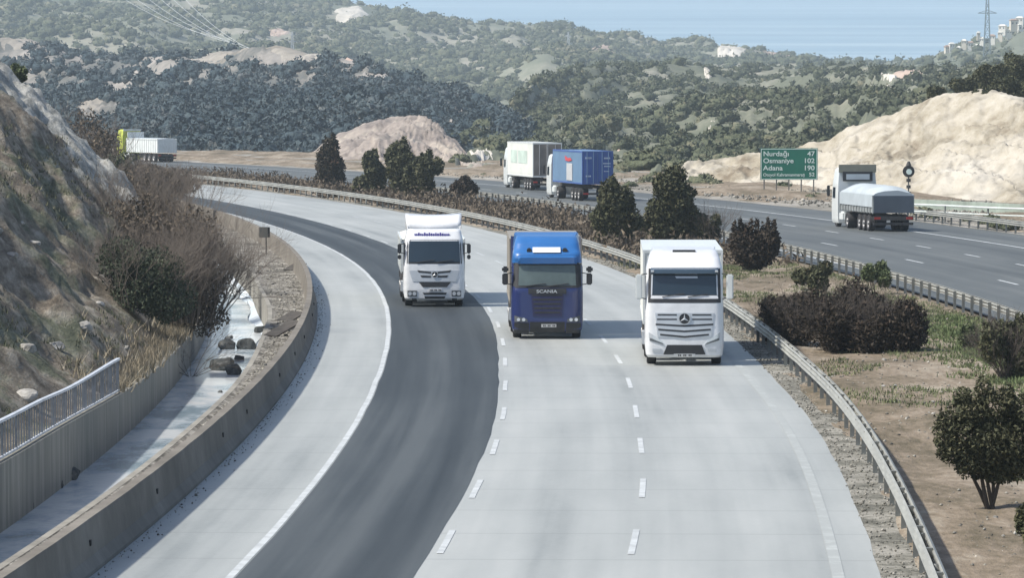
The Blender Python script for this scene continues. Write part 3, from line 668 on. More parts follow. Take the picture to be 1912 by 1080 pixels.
b = G(1250, 462); L = [(0, 0, 1.0, 1.35, 1.1, .9), (-.2, 0, 1.9, 1.2, 1.1, .9), (.35, 0, 2.4, 1.0, 1.0, .9), (.1, 0, 3.2, .95, .9, .85), (-.5, 0, 3.3, .5, .5, .7), (.35, 0, 3.9, .6, .5, .5), (1.15, 0, 1.7, .55, .5, .6), (1.2, 0, 2.9, .35, .3, .3), (-1.2, 0, 1.2, .5, .5, .5)]
plant('evergreen_tree', b, 'tall dark evergreen tree directly behind the roof of the right white truck', 'tree', L, 10000, .14, M_EV, 42, 3, .1)
b = G(1410, 506); plant('evergreen_shrub', b, 'dark round shrub with spiky top near the end of the median rail', 'shrub',
    [(0, 0, .95, 1.05, 1.0, .85), (.5, 0, 1.35, .75, .8, .8), (-.5, 0, 1.3, .75, .8, .75), (-.1, 0, .5, .7, .7, .5)] + [(-1.0 + .27 * i, 0, 2.0 + .15 * math.sin(i * 2.2), .13, .2, .5) for i in range(8)], 9000, .12, M_BLK, 43, 3, .06, inner=.4)
b = G(1330, 462); plant('grey_shrub', b, 'grey brown twiggy bush between the tall tree and the spiky round shrub', 'shrub', lobeset(0, 1.3, 2.1, 7, .2, 1, 51), 3000, .12, M_OLV, 44, 3, .04, twig=(26, 2.3, 5), gap=.15)
b = G(1290, 452); plant('grey_shrub', b, 'pale olive bush rising right of the tall dark evergreen', 'shrub', lobeset(0, 1.0, 1.9, 6, .2, 1, 52), 2400, .12, M_LG, 45, 2, .04, gap=.2)
# dark shrub mass beside the guardrail
for (px, py, w_, h_, sd, lb) in ((1478, 640, 1.7, 1.6, 61, 'near black shrub at the left end of the dark mass beside the guardrail'), (1560, 655, 2.2, 2.05, 62, 'tallest near black shrub in the middle of the dark mass'),
                                 (1648, 657, 1.8, 1.75, 63, 'near black shrub at the right end of the dark mass by the grass')):
    b = G(px, py); plant('dark_shrub', b, lb, 'shrub', lobeset(0, w_, h_, 11, .08, 1, sd), 15000, .085, M_BLK, sd, 4, .05, twig=(70, h_ * 1.1, sd), inner=.3)
b = G(1518, 545); plant('olive_shrub', b, 'loose olive shrub on the median behind the dark mass', 'shrub', lobeset(0, 1.1, 1.4, 6, .15, 1, 64), 2600, .11, M_OLV, 64, 3, .03, gap=.18)
b = G(1634, 548); plant('olive_shrub', b, 'rounded grey green shrub against the far guardrail above the dark mass', 'shrub', lobeset(0, .95, 1.5, 6, .2, 1, 65), 2600, .11, M_LG, 65, 3, .03, gap=.1)
b = G(1804, 655); plant('green_shrub', b, 'small bright green shrub on the grassy patch by the far guardrail', 'shrub', lobeset(0, .55, .95, 6, .2, 1.2, 66), 2200, .08, M_LG, 66, 3, .025, gap=.15)
b = G(1880, 712); plant('brown_shrub', b, 'tall brown and olive shrub at the right edge of the picture', 'shrub', lobeset(0, 1.15, 1.9, 10, .1, 1.2, 67), 7000, .085, M_OLV, 67, 4, .03, twig=(50, 1.9, 8), gap=.1)
b = G(1962, 700); plant('brown_shrub', b, 'brown dry shrub cut off by the right edge of the picture', 'shrub', lobeset(0, 1.1, 1.9, 9, .1, 1.2, 68), 5000, .085, M_DRY, 68, 4, .03, twig=(40, 1.9, 9), gap=.1)
b = G(1852, 958)
L = [(.0, 0, 1.35, .62, .6, .6), (-.55, 0, 1.45, .5, .5, .55), (.5, 0, 1.4, .55, .55, .6), (-.95, 0, 1.6, .28, .3, .5), (-.45, 0, 2.0, .42, .4, .35), (.1, 0, 2.1, .45, .4, .35), (.65, 0, 2.0, .4, .4, .35), (-.2, 0, 2.45, .17, .2, .28), (.3, 0, 2.3, .17, .2, .28), (-.62, 0, 2.3, .2, .2, .2), (.0, 0, .9, .5, .4, .3), (1.0, 0, 1.6, .4, .4, .5), (-.8, 0, 1.15, .35, .3, .25), (-.35, 0, .95, .5, .4, .35), (.45, 0, .9, .5, .4, .35), (.15, 0, .72, .4, .35, .22), (.9, 0, 1.1, .4, .35, .3)]
plant('juniper_tree', b, 'dark multi stemmed juniper with bare trunk foot in the right foreground', 'tree', L, 21000, .055, foliage('olive juniper foliage', (.028, .033, .017), (.085, .086, .045), (.15, .13, .075), 1.2), 71, 5, .055, gap=.06)
b = G(1932, 1052); plant('juniper_shrub', b, 'dark juniper bush cut off at the lower right corner', 'shrub', lobeset(0, .55, 1.1, 8, .15, 1.2, 72), 6000, .055, M_EV, 72, 4, .03)

r = random.Random(77); pos = []
while len(pos) < 1500:
    s = r.uniform(-8, 44); u = 20.2 + r.gauss(0, 1.1)
    if u < 22.2: pos.append(W(u, s, gprof(u, s) - .02))
GRASS_POS = pos
r = random.Random(78)
for i in range(34):
    s = r.uniform(150, 330); u = r.uniform(46, 62) if s > 200 else r.uniform(44.5, 47); p = W(u, s, .1); k = r.uniform(.25, .7)
    o = protos[i % 5].copy(); COL.objects.link(o); o.location = p; o.scale = (k, k, k * .8); o.rotation_euler.z = i
    tag(o, 'tiny scrub bush on the pale gravel verge beyond the far carriageway', 'shrub', 'tiny bushes on the gravel verge')
# low brown scrub along the median: too many plants to count
r = random.Random(5); C_ = []; 
for i in range(620):
    s = r.uniform(100, 420); u = r.uniform(14.3, 22.4); p = W(u, s, gprof(u, s)); C_.append((p, r.uniform(.25, .75)))
Vs, Fs, off = [], [], 0
for i, (p, k) in enumerate(C_):
    V, Fc = tris(np.array([[p.x, p.y, p.z]]) + np.random.default_rng(i).normal(size=(60, 3)) * [k, k, k * .45] + [0, 0, k * .5], np.full((60, 1), .16), np.random.default_rng(i + 9), 2.2, .8)
    Vs.append(V); Fs.append(Fc + off); off += len(V)
tag(npmesh('median_scrub', np.concatenate(Vs), np.concatenate(Fs), M_DRY), 'low brown scrub growing along the median strip', 'scrub', kind='stuff')
def tufts(name, pos, blades, hgt, wid, mat, label, seed, cat='grass'):
    r = np.random.default_rng(seed); P = np.repeat(np.array([tuple(p) for p in pos]), blades, 0); n = len(P)
    P = P + np.concatenate([r.normal(size=(n, 2)) * .12, np.zeros((n, 1))], 1)
    lean = np.concatenate([r.normal(size=(n, 2)) * .35, np.ones((n, 1))], 1) * (hgt * r.uniform(.4, 1.15, (n, 1)))
    a = r.uniform(0, 6.28, n); side = np.stack([np.cos(a), np.sin(a), 0 * a], 1) * wid
    V = np.stack([P - side, P + side, P + lean], 1).reshape(-1, 3)
    return tag(npmesh(name, V, np.arange(n * 3).reshape(-1, 3), mat), label, cat, kind='stuff')
r = random.Random(8); pos = []
while len(pos) < 900:
    s = r.uniform(-1, 60); u = -7.15 - abs(r.gauss(0, .55)); q = W(u, s, (wt(s) if u > -7.29 else lprof(u, s)) - .02); pos.append(q)
tufts('dry_grass', pos, 9, .38, .022, foliage('dry straw', (.10, .085, .055), (.30, .26, .19), (.42, .39, .32), 2), 'straw coloured dry grass tufts along the top of the retaining wall', 3)
r = random.Random(9); pos = []
while len(pos) < 5200:
    s = r.uniform(-50, 140); u = r.uniform(13.2, 22.3); q = W(u, s)
    if noise.noise(Vector((q.x * .35, q.y * .09, 5))) > .12 - (.2 if u > 18 else 0) - (.5 if -5 < s < 45 and u > 17.6 else 0): pos.append(W(u, s, gprof(u, s) - .02))
tufts('median_grass', pos, 8, .14, .022, foliage('short median grass', (.07, .09, .04), (.15, .175, .085), (.27, .25, .15), .5), 'short green and straw grass patches on the median', 4)

tufts('green_grass', GRASS_POS, 12, .16, .03, foliage('fresh green grass', (.08, .11, .045), (.14, .185, .08), (.20, .23, .12), .5), 'fresh green grass patch beside the far guardrail right of the dark shrubs', 14)
# the big leafless bush at the end of the channel wall and bare trees behind the spur
def bare(name, base, label, cat, n, rad, hgt, seed, mat, r0=.02, depth=5, spread=1.0, lobes=None, gf=None):
    root = empty(name, base); tag(root, label, cat)
    V, Fc = twigs((0, 0, 0), rad, hgt, n, seed, spread, r0, depth, .55, 0, hgt / 4.0, .36)
    npmesh('branches', V, Fc, mat, root)
    if lobes:
        V, Fc = crown(lobes[0], lobes[1], lobes[2], seed, .1, inner=.3, upb=.8, long=2.0); npmesh('foliage', V, Fc, lobes[3], root)
    return root
def LH(u, s, dz=-.1): return W(u, s, lprof(u, s) + dz)
M_TW = plain('bare brown twigs', (.165, .14, .118), .95)
M_DG = foliage('deep green undergrowth', (.026, .038, .024), (.062, .078, .048), (.11, .11, .075), 1.0)  # dark green of the undergrowth leaves themselves
bare('bare_bush', at(350, 600, 166), 'large brown leafless bush hanging over the drainage channel', 'bush', 150, 1.3, 4.5, 81, M_TW, .026, 5, .9, ([(0, 0, 1.3, 1.5, 1.5, 1.2), (-.7, 0, 2.5, 1.6, 1.5, 1.2), (.2, 0, 3.1, 1.1, 1.1, 1.0), (-1.5, 0, 2.8, 1.2, 1.2, 1.2), (.6, 0, .2, .9, .9, .8)], 11000, .085, M_DRY))
bare('bare_bush', at(262, 566, 158), 'dark green undergrowth bush below the leafless branches on the slope', 'bush', 40, 1.5, 3.6, 82, M_TW, .02, 5, .8, ([(0, 0, .4, 1.1, 1.5, .8), (.9, 0, .1, 1.1, 1.3, .8), (-.6, 0, 1.4, .9, 1.2, .9), (.5, 0, 1.2, 1.0, 1.2, .7)], 11000, .07, M_DG))
bare('bare_bush', LH(-9.6, 66), 'brown leafless bush behind, reaching up to the far road', 'bush', 60, 2.0, 4.3, 83, M_TW, .024, 5, .9, ([(0, 0, 1.3, 2.0, 1.8, 1.2)], 2200, .12, M_DRY))
bare('bare_bush', LH(-8.2, 88), 'thin leafless bush at the far end of the channel beside the pale verge', 'bush', 40, 1.6, 2.6, 84, M_TW, .02, 5, .9, ([(0, 0, .9, 1.6, 1.6, .8)], 1500, .13, M_DRY))
for i, (px, py, Y, hh, lb) in enumerate(((160, 330, 330, 6.2, 'bare brown tree rising behind the rocky spur, farthest left'), (190, 335, 320, 4.8, 'bare brown tree behind the spur just left of the yellow truck'), (222, 352, 310, 3.0, 'low bare tree in front of the yellow truck cab'),
                                 (270, 358, 300, 2.2, 'low bare shrub in front of the white tipper trailer'), (322, 362, 300, 2.0, 'low bare shrub right of the white tipper trailer'), (300, 372, 290, 2.2, 'low leafless shrub at the bend beside the bright road'))):
    p = at(px, py, Y); bare('bare_tree', p, lb, 'tree', 14 if hh > 3.5 else 30, .8 if hh > 3.5 else 1.4, hh, 90 + i, M_TW, .04, 5, .8, ([(0, 0, hh * .45, 1.5, 1.3, hh * .35), (0, 0, hh * .2, 1.8, 1.5, hh * .25)], 1800, .14, M_DRY if i != 2 else M_DG))
for k, (px, py, Y, w_, hh, lb) in enumerate(((1836, 218, 398, 1.5, 2.6, 'dark olive tree on the pale bank edge, leftmost of the crest trees'), (1868, 205, 404, 1.9, 3.4, 'tall dark tree on the pale bank crest, second from the left'), (1902, 196, 400, 2.0, 3.8, 'tallest dark tree on the pale bank crest by the right edge'),
                                   (1800, 180, 418, 1.6, 1.6, 'low dark bush on top of the pale bank left of the crest trees'), (1892, 236, 392, 1.3, 2.0, 'low dark tree hanging on the upper bank face at right edge'), (1950, 215, 398, 2.0, 3.4, 'dark tree on the bank crest cut by the right edge'), (1742, 186, 425, 1.4, 1.1, 'low dark bush behind the bank crest, farthest left'), (1850, 178, 425, 2.2, 3.0, 'broad olive tree standing behind the crest trees'), (1905, 165, 430, 2.6, 3.6, 'broad dark tree behind the crest trees at the right edge'), (1825, 170, 440, 1.9, 2.0, 'low olive bush mass behind the crest trees, to their left'))):
    plant('crest_tree', at(px, py, Y), lb, 'tree', lobeset(0, w_, hh, 9, .15, 1, 140 + k), 4200, .17, M_EV if k % 2 else M_OLV, 140 + k, 3, .07)
# shrubs along the crest of the left cutting
p = at(36, 152, 262); plant('crest_shrub', p, 'dark green bush on the crest of the rocky hillside at far left', 'shrub', lobeset(0, .9, 1.0, 6, .1, .8, 101), 1800, .12, M_LG, 101, 2, .03)
# thin dead branches reaching over the water
V, Fc = twigs((0, 0, 0), .2, 2.6, 9, 111, 3.2, .014, 4, .1, .0, .85, .3)
tag(npmesh('fallen_branch', [Vector(v) + W(-6.6, 26, FH + .2) for v in V], Fc, M_BARK), 'dead dark branch lying over the channel water', 'branch')

# hillside weeds
r = random.Random(18); pos = []
while len(pos) < 1500:
    s = r.uniform(-40, 75); u = r.uniform(-19, -8); q = W(u, s)
    if noise.noise(Vector((q.x * .3, q.y * .08, 2))) > .0: pos.append(W(u, s, lprof(u, s) - .02))
tufts('slope_weeds', pos, 8, .20, .022, foliage('slope weeds', (.05, .06, .035), (.12, .125, .08), (.24, .22, .16), .6), 'short grey green weeds over the left hillside', 6)

# loose pebbles and crumbs: far too many to count
def pebbles(name, pos, smin, smax, mat, label, seed):
    r = np.random.default_rng(seed); n = len(pos); P = np.array([tuple(p) for p in pos]); base = np.array([(1, 0, 0), (-.5, .87, 0), (-.5, -.87, 0), (.1, 0, .8), (0, 0, -.4)])
    a = r.uniform(0, 6.28, n); S = r.uniform(0, 1, n) ** 2 * (smax - smin) + smin; c, s_ = np.cos(a), np.sin(a); B = base[None] * r.uniform(.6, 1.3, (n, 5, 1))
    X = np.stack([B[..., 0] * c[:, None] - B[..., 1] * s_[:, None], B[..., 0] * s_[:, None] + B[..., 1] * c[:, None], B[..., 2]], 2) * S[:, None, None] + P[:, None]
    f = np.array([(0, 1, 3), (1, 2, 3), (2, 0, 3), (1, 0, 4), (2, 1, 4), (0, 2, 4)]); Fc = (f[None] + 5 * np.arange(n)[:, None, None]).reshape(-1, 3)
    tag(npmesh(name, X.reshape(-1, 3), Fc, mat), label, 'gravel', kind='stuff')
M_PEB = foliage('mixed pebbles', (.05, .048, .042), (.24, .23, .20), (.55, .53, .48), 3)
r = random.Random(41); pos = []
for _ in range(5200):
    s = r.uniform(-50, 100); u = r.uniform(ve(s) + .1, -3.15); pos.append(W(u, s, vergeh(u, s)))
pebbles('verge_rubble', pos, .015, .07, M_PEB, 'pale and dark rubble crumbs scattered over the verge behind the barrier', 1)
pos = []
for _ in range(5200):
    s = r.uniform(-50, 120); u = r.uniform(re(s) - .05 * r.random(), gr(s) + .4); pos.append(W(u, s, .02))
pebbles('shoulder_gravel', pos, .012, .05, M_PEB, 'loose gravel on the narrow shoulder under the median guardrail', 2)
pos = []
for _ in range(7000):
    s = r.uniform(-50, 110); u = r.uniform(13, 22); q = W(u, s)
    if noise.noise(Vector((q.x * .3, q.y * .08, 9))) > -.1: pos.append(W(u, s, gprof(u, s)))
pebbles('median_pebbles', pos, .012, .07, M_PEB, 'pebbles and clods strewn over the dry median soil', 3)
pos = []
for _ in range(5000):
    s = r.uniform(120, 340); u = r.uniform(43.8, 60); pos.append(W(u, s, .2))
pebbles('roadside_rubble', pos, .05, .22, M_PEB, 'scattered rubble on the pale gravel verge below the cut bank', 5)
pos = []
for _ in range(900):
    s = r.uniform(-50, 150); u = -2.55 + abs(r.gauss(0, .16)); pos.append(W(u, s, .01))
pebbles('gutter_grit', pos, .01, .04, M_PEB, 'grit gathered on the road along the foot of the concrete barrier', 4)
# ------------------------------------------------------------------ guardrails
M_GALV = plain('weathered galvanised steel', (.31, .315, .29), .5, .25, .22, .6)
M_GALVD = plain('dull post steel', (.20, .21, .20), .6, .25, .3, 2)
def guardrail(name, label, uf, s0, s1, step, top, double, seed=0, side=-1, group=None):
    root = empty(name, W(uf(s0), s0)); tag(root, label, 'guardrail', group)
    inv = Matrix.Translation(-root.location)
    prof = [(0, 0), (.045, .03), (.0, .075), (0, .105), (.055, .155), (0, .205), (0, .235), (.045, .28), (0, .31)]
    for sd in ((-1, 1) if double else (side,)):
        mb = MB(); rows = []; n = int((s1 - s0) / 2.0)
        for i in range(n + 1):
            s = s0 + (s1 - s0) * i / n; j = .02 * noise.noise(Vector((s * .3, sd, seed)))
            rows.append([W(uf(s) + sd * (.06 + a) , s, top - .31 + z + j) for a, z in prof])
        mb.grid(rows); o = mb.build('rail_beam', M_GALV, root, solid=.012); o.matrix_parent_inverse = inv
    if double:
        mb = MB(); n = int((s1 - s0) / 4)
        for i in range(n + 1):
            s = s0 + (s1 - s0) * i / n
            mb.bar(W(uf(s) - .08, s, top - .12), W(uf(s) + .08, s, top - .12), .09, .2)
        o = mb.build('spacer_brackets', M_GALVD, root); o.matrix_parent_inverse = inv; o['kind'] = 'stuff'
    pm = MB(); pm.box(-.05, .05, -.07, -.055, -.5, top - .04); pm.box(-.05, .05, .055, .07, -.5, top - .04); pm.box(-.01, .01, -.055, .055, -.5, top - .04)
    n = int((s1 - s0) / step); p0 = None; V = []; Fc = []
    ks = sorted(range(n), key=lambda k: s0 + k * step + (1000 if W(uf(s0 + k * step), s0 + k * step).y < 78 else 0))
    for c, k in enumerate(ks):
        s = s0 + (k + .5) * step; p = W(uf(s), s)
        if c < 100:
            if p0 is None: p0 = pm.build('post', M_GALVD, root); o = p0
            else: o = p0.copy(); COL.objects.link(o); o.parent = root
            o.matrix_parent_inverse = inv; o.location = p; o.rotation_euler = (0, 0, hdg(s))
        else:
            b = len(V); cc, ss = math.cos(hdg(s)), math.sin(hdg(s))
            V += [(p.x + x * cc - y * ss, p.y + x * ss + y * cc, p.z + z) for x, y, z in pm.v]; Fc += [tuple(i + b for i in f) for f in pm.f]
    if V:
        o = npmesh('distant_posts', V, Fc, M_GALVD, root); o.matrix_parent_inverse = inv; o['kind'] = 'stuff'
guardrail('median_guardrail', 'long pale double sided guardrail along the outer edge of the near carriageway', gr, -62, 420, 2.7, .76, True, 1)
guardrail('median_guardrail', 'grey guardrail on the median beside the dark far carriageway', lambda s: interp(s, [(0, 22.4), (60, 22.5), (110, 22.8), (220, 24)]), 10, 250, 2.4, .75, False, 2, 1)
guardrail('roadside_guardrail', 'guardrail on the far right edge behind the grey tipper truck', lambda s: 43.4, 60, 178, 2.4, .80, False, 3, -1)
# long pale pipe rail on sparse posts and the low wall at the foot of the bank
root = empty('pipe_railing', W(50, 120)); tag(root, 'long pale horizontal pipe rail on sparse posts before the cut bank', 'railing'); inv = Matrix.Translation(-root.location)
M_PIPE = plain('pale painted pipe', (.55, .60, .58), .5, 0, .15, 1)
pts_ = [onroad(px, py + 32) + Vector((0, 0, 1.15)) for px, py in ((1690, 382), (1760, 385), (1850, 390), (1930, 393), (2020, 398))]
mb = MB(); mb.tube(pts_, .07, 8); o = mb.build('top_pipe', M_PIPE, root); o.matrix_parent_inverse = inv
mb = MB(); mb.tube([p - Vector((0, 0, .45)) for p in pts_], .05, 8); o = mb.build('lower_pipe', M_PIPE, root); o.matrix_parent_inverse = inv
for k, px in enumerate((1768, 1850, 1935)):
    t = pts_[0].lerp(pts_[-1], (px - 1690) / 330); mb = MB(); mb.tube([t - Vector((0, 0, 1.6)), t], .06, 8); o = mb.build('post', M_GALVD, root); o.matrix_parent_inverse = inv
a_, b_ = onroad(1640, 391), onroad(2040, 412); mb = MB(); rows = []
for i in range(21):
    p = a_.lerp(b_, i / 20); rows.append([p + Vector((0, 0, -.5)), p + Vector((0, 0, .85)), p + Vector((0, .35, .85)), p + Vector((0, .35, -.5))])
mb.grid(rows); tag(mb.build('low_wall', plain('greenish concrete', (.26, .31, .27), .9, var=.3, sc=.6)), 'low greenish concrete wall at the foot of the pale bank, right edge', 'wall')

# ------------------------------------------------------------------ railing on the retaining wall
M_BLUEG = plain('pale blue grey railing paint', (.50, .54, .60), .45, .1, .2, 2); M_BARB = plain('blue grey baluster paint', (.13, .15, .18), .5, .1, .3, 3)
root = empty('wall_railing', W(-7.15, -30)); tag(root, 'blue grey metal railing with many balusters on top of the retaining wall', 'railing'); inv = Matrix.Translation(-root.location)
ft = lambda s: interp(s, [(-40, .92), (-22, .88), (-14, .82), (0, .95)])
def rl(name, dz, w_, h_):
    mb = MB(); pp = [W(-7.12, s, wt(s) + dz(s)) for s in np.arange(-50, 0.1, 2)]
    for a, b in zip(pp, pp[1:]): mb.bar(a, b, w_, h_)
    o = mb.build(name, M_BLUEG, root); o.matrix_parent_inverse = inv
rl('top_rail', ft, .10, .06); rl('bottom_rail', lambda s: .07, .05, .05)
for i in range(76):
    s = -37 + i * .49; mb = MB(); mb.bar(W(-7.12, s, wt(s) + .08), W(-7.12, s, wt(s) + ft(s) - .02), .03 if i % 5 else .06, .03)
    o = mb.build('baluster', M_BARB, root); o.matrix_parent_inverse = inv

# ------------------------------------------------------------------ boulders and litter
M_ROCKD = soil('dark boulder rock', [(.3, (.03, .034, .035)), (.5, (.06, .065, .065)), (.72, (.16, .16, .155))], 1.5, 6, .8, .03)
M_ROCKL = soil('pale boulder rock', [(.3, (.20, .195, .18)), (.5, (.32, .31, .29)), (.7, (.46, .45, .42))], 1.5, 6, .9, .03)
def rock(name, p, s, seed, mat, label, cat='boulder', group=None, flat=.7):
    bm = bmesh.new(); bmesh.ops.create_icosphere(bm, subdivisions=3, radius=1)
    r = random.Random(seed); pl = [(Vector((r.gauss(0, 1), r.gauss(0, 1), r.gauss(0, 1))).normalized(), r.uniform(.55, .85)) for _ in range(9)]
    for v in bm.verts:
        for n, d in pl:
            k = v.co.dot(n)
            if k > d: v.co -= n * (k - d)
        v.co *= 1 + .12 * noise.noise(v.co * 3 + Vector((seed, 0, 0))); v.co = Vector((v.co.x * s, v.co.y * s * 1.2, v.co.z * s * flat))
    me = bpy.data.meshes.new(name); bm.to_mesh(me); bm.free(); me.materials.append(mat)
    o = bpy.data.objects.new(name, me); COL.objects.link(o); o.location = p; o.rotation_euler.z = r.uniform(0, 6)
    return tag(o, label, cat, group)
for px, py, s, lb in ((424, 656, .26, 'dark boulder in the channel water, left of the upper pair'), (460, 656, .30, 'dark boulder in the channel beside the verge wall, upper right of the group'), (416, 696, .34, 'biggest dark boulder in the channel, lower left of the group'),
                      (437, 704, .26, 'dark mossy boulder wedged against the verge wall'), (448, 676, .17, 'small dark rock between the upper and lower boulders'), (428, 637, .13, 'small dark rock alone above the boulder group'),
                      (487, 625, .24, 'dark stone against the channel wall beyond the boulder group'), (441, 505, .22, 'small dark rock far up the channel near the bend'), (102, 917, .20, 'dark stone at the foot of the streaked wall, middle of three'),
                      (130, 902, .22, 'dark stone at the foot of the streaked wall, right of three'), (45, 958, .22, 'dark stone at the foot of the streaked wall, left of three'), (412, 738, .09, 'little dark stone on the edge of the verge below the boulders')):
    s *= 1.3; rock('boulder', onroad(px, py, FH) + Vector((0, 0, s * .45)), s, int(px * 3 + py), M_ROCKD, lb, flat=.95)
r = random.Random(31)
for i in range(60):
    s = r.uniform(-42, 110); u = r.uniform(ve(s) + .25, -3.35); k = r.uniform(.03, .09); p = W(u, s, vergeh(u, s) + k * .1)
    rock('stone', p, k, i, M_ROCKL if r.random() < .35 else M_ROCKD, 'small stone lying among the litter on the verge behind the concrete barrier', 'stone', 'stones on the channel verge')
for i in range(46):
    s = r.uniform(-45, 60); u = r.uniform(13.4, 21.5); k = r.uniform(.03, .09); p = W(u, s, gprof(u, s) + k * .2)
    rock('stone', p, k, 200 + i, M_ROCKL, 'pale stone lying on the dry median ground', 'stone', 'stones on the median')
for i in range(26):
    s = r.uniform(-30, 30); d = r.uniform(.6, 10); u = -7.3 - d; k = r.uniform(.10, .34); p = W(u, s, lprof(u, s) + k * .1)
    rock('rock', p, k, 300 + i, M_ROCKL, 'weathered grey rock sticking out of the left hillside', 'rock', 'rocks on the left hillside')
# leaning dark slabs of debris on the verge against the barrier
M_DEB = plain('dark board', (.06, .055, .05), .9, var=.4)
for px, py, k, lb in ((532, 628, .5, 'dark slab of debris leaning behind the barrier'), (545, 600, .3, 'small dark debris board behind the barrier above the slab'), (552, 505, .3, 'upright dark debris piece behind the far end of the barrier')):
    p = onroad(px, py, .15); mb = MB(); mb.bar(p + Vector((-k, 0, 0)), p + Vector((k * .7, .8, k * .9)), .7, .05); tag(mb.build('debris_board', M_DEB, bevel=.01), lb, 'debris')

# ------------------------------------------------------------------ signs
M_SGREEN = plain('motorway sign green', (.008, .15, .10), .45, var=.12, sc=1); M_SWHITE = plain('sign lettering white', (.62, .74, .70), .5, var=.05)
M_POST = plain('sign post steel', (.20, .19, .17), .6, .3)
def text(name, body, size, p, rot, mat, parent, align='LEFT', ext=.004, sx=1.0):
    c = bpy.data.curves.new(name, 'FONT'); c.body = body; c.size = size; c.extrude = ext; c.align_x = align; c.materials.append(mat); c.offset = size * .018
    tmp = bpy.data.objects.new('tmp', c); COL.objects.link(tmp); me = bpy.data.meshes.new_from_object(tmp.evaluated_get(bpy.context.evaluated_depsgraph_get())); bpy.data.objects.remove(tmp)
    o = bpy.data.objects.new(name, me); COL.objects.link(o); o.parent = parent; o.location = p; o.rotation_euler = rot; o.scale = (sx, 1, 1); return o
p = onroad(1473, 364); p.z += .3
sg = empty('motorway_sign', p); sg.rotation_euler.z = .03; tag(sg, 'green motorway distance sign with four lines of white lettering on five posts', 'road sign')
SW, SH, SB = 4.75, 2.62, .95
mb = MB(); mb.box(-SW / 2, SW / 2, -.04, .0, SB, SB + SH); mb.build('sign_panel', M_SGREEN, sg)
mb = MB(); e = .055
mb.box(-SW / 2 + .04, SW / 2 - .04, -.05, -.038, SB + SH - .04 - e, SB + SH - .04); mb.box(-SW / 2 + .04, SW / 2 - .04, -.05, -.038, SB + .04, SB + .04 + e)
mb.box(-SW / 2 + .04, -SW / 2 + .04 + e, -.05, -.038, SB + .041 + e, SB + SH - .041 - e); mb.box(SW / 2 - .04 - e, SW / 2 - .04, -.05, -.038, SB + .041 + e, SB + SH - .041 - e)
mb.build('sign_border', M_SWHITE, sg)
for k in range(5):
    x = -SW / 2 + .32 + k * (SW - .64) / 4; mb = MB(); mb.box(x - .05, x + .05, .003, .11, -.9, SB + SH - .1); mb.build('post', M_POST, sg)
rx = (math.pi / 2, 0, 0)
for k, (a, b, sz, sx, yy) in enumerate((('Nurdağı', '47', .56, 1.12, 1.98), ('Osmaniye', '102', .56, 1.12, 1.40), ('Adana', '190', .56, 1.15, .80), ('Otoyol Kahramanmaraş', '52', .36, .98, .30))):
    text('lettering', a, sz, (-SW / 2 + .22, -.052, SB + yy), rx, M_SWHITE, sg, sx=sx); text('lettering', b, sz * (1.2 if k == 3 else 1), (SW / 2 - .25, -.052, SB + yy), rx, M_SWHITE, sg, 'RIGHT', sx=1.1)
p = onroad(497, 474, .1); st = empty('small_sign', p); tag(st, 'small grey square sign seen from behind on a thin post behind the barrier', 'road sign')
mb = MB(); mb.tube([(0, 0, -.4), (0, 0, 1.25)], .03, 8); mb.build('post', M_DARK, st)
mb = MB(); mb.box(-.36, .10, -.03, .0, .85, 1.40); mb.build('sign_panel', plain('sign back grey', (.12, .12, .105), .6), st, bevel=.01)
mb = MB(); mb.box(.06, .20, -.02, .03, .86, 1.39); mb.build('sign_bracket', M_DARK, st, bevel=.01)
p = onroad(1696, 398); p.z += .2; sp = empty('roadside_marker', p); tag(sp, 'striped black and white pole with round dark head behind the grey tipper truck', 'marker')
mk = plain('marker black', (.03, .03, .03), .6)
mb = MB(); mb.tube([(0, 0, -.6), (0, 0, 2.6)], .05, 8); mb.build('pole', M_POST, sp)
for k in range(3): mb = MB(); mb.tube([(0, 0, 1.1 + .45 * k), (0, 0, 1.32 + .45 * k)], .16, 10); mb.build('band', mk if k % 2 == 0 else M_ROCKD, sp)
mb = MB(); mb.tube([(0, -.07, 2.75), (0, .0, 2.75)], .42, 24); mb.build('round_head', mk, sp)
mb = MB(); mb.tube([(.03, -.10, 2.72), (.03, -.072, 2.72)], .2, 20); mb.build('head_panel', M_SWHITE, sp)
mb = MB(); mb.tube([(0, 0, 3.15), (0, 0, 3.45)], .2, 12, .08); mb.build('lamp_cap', mk, sp)

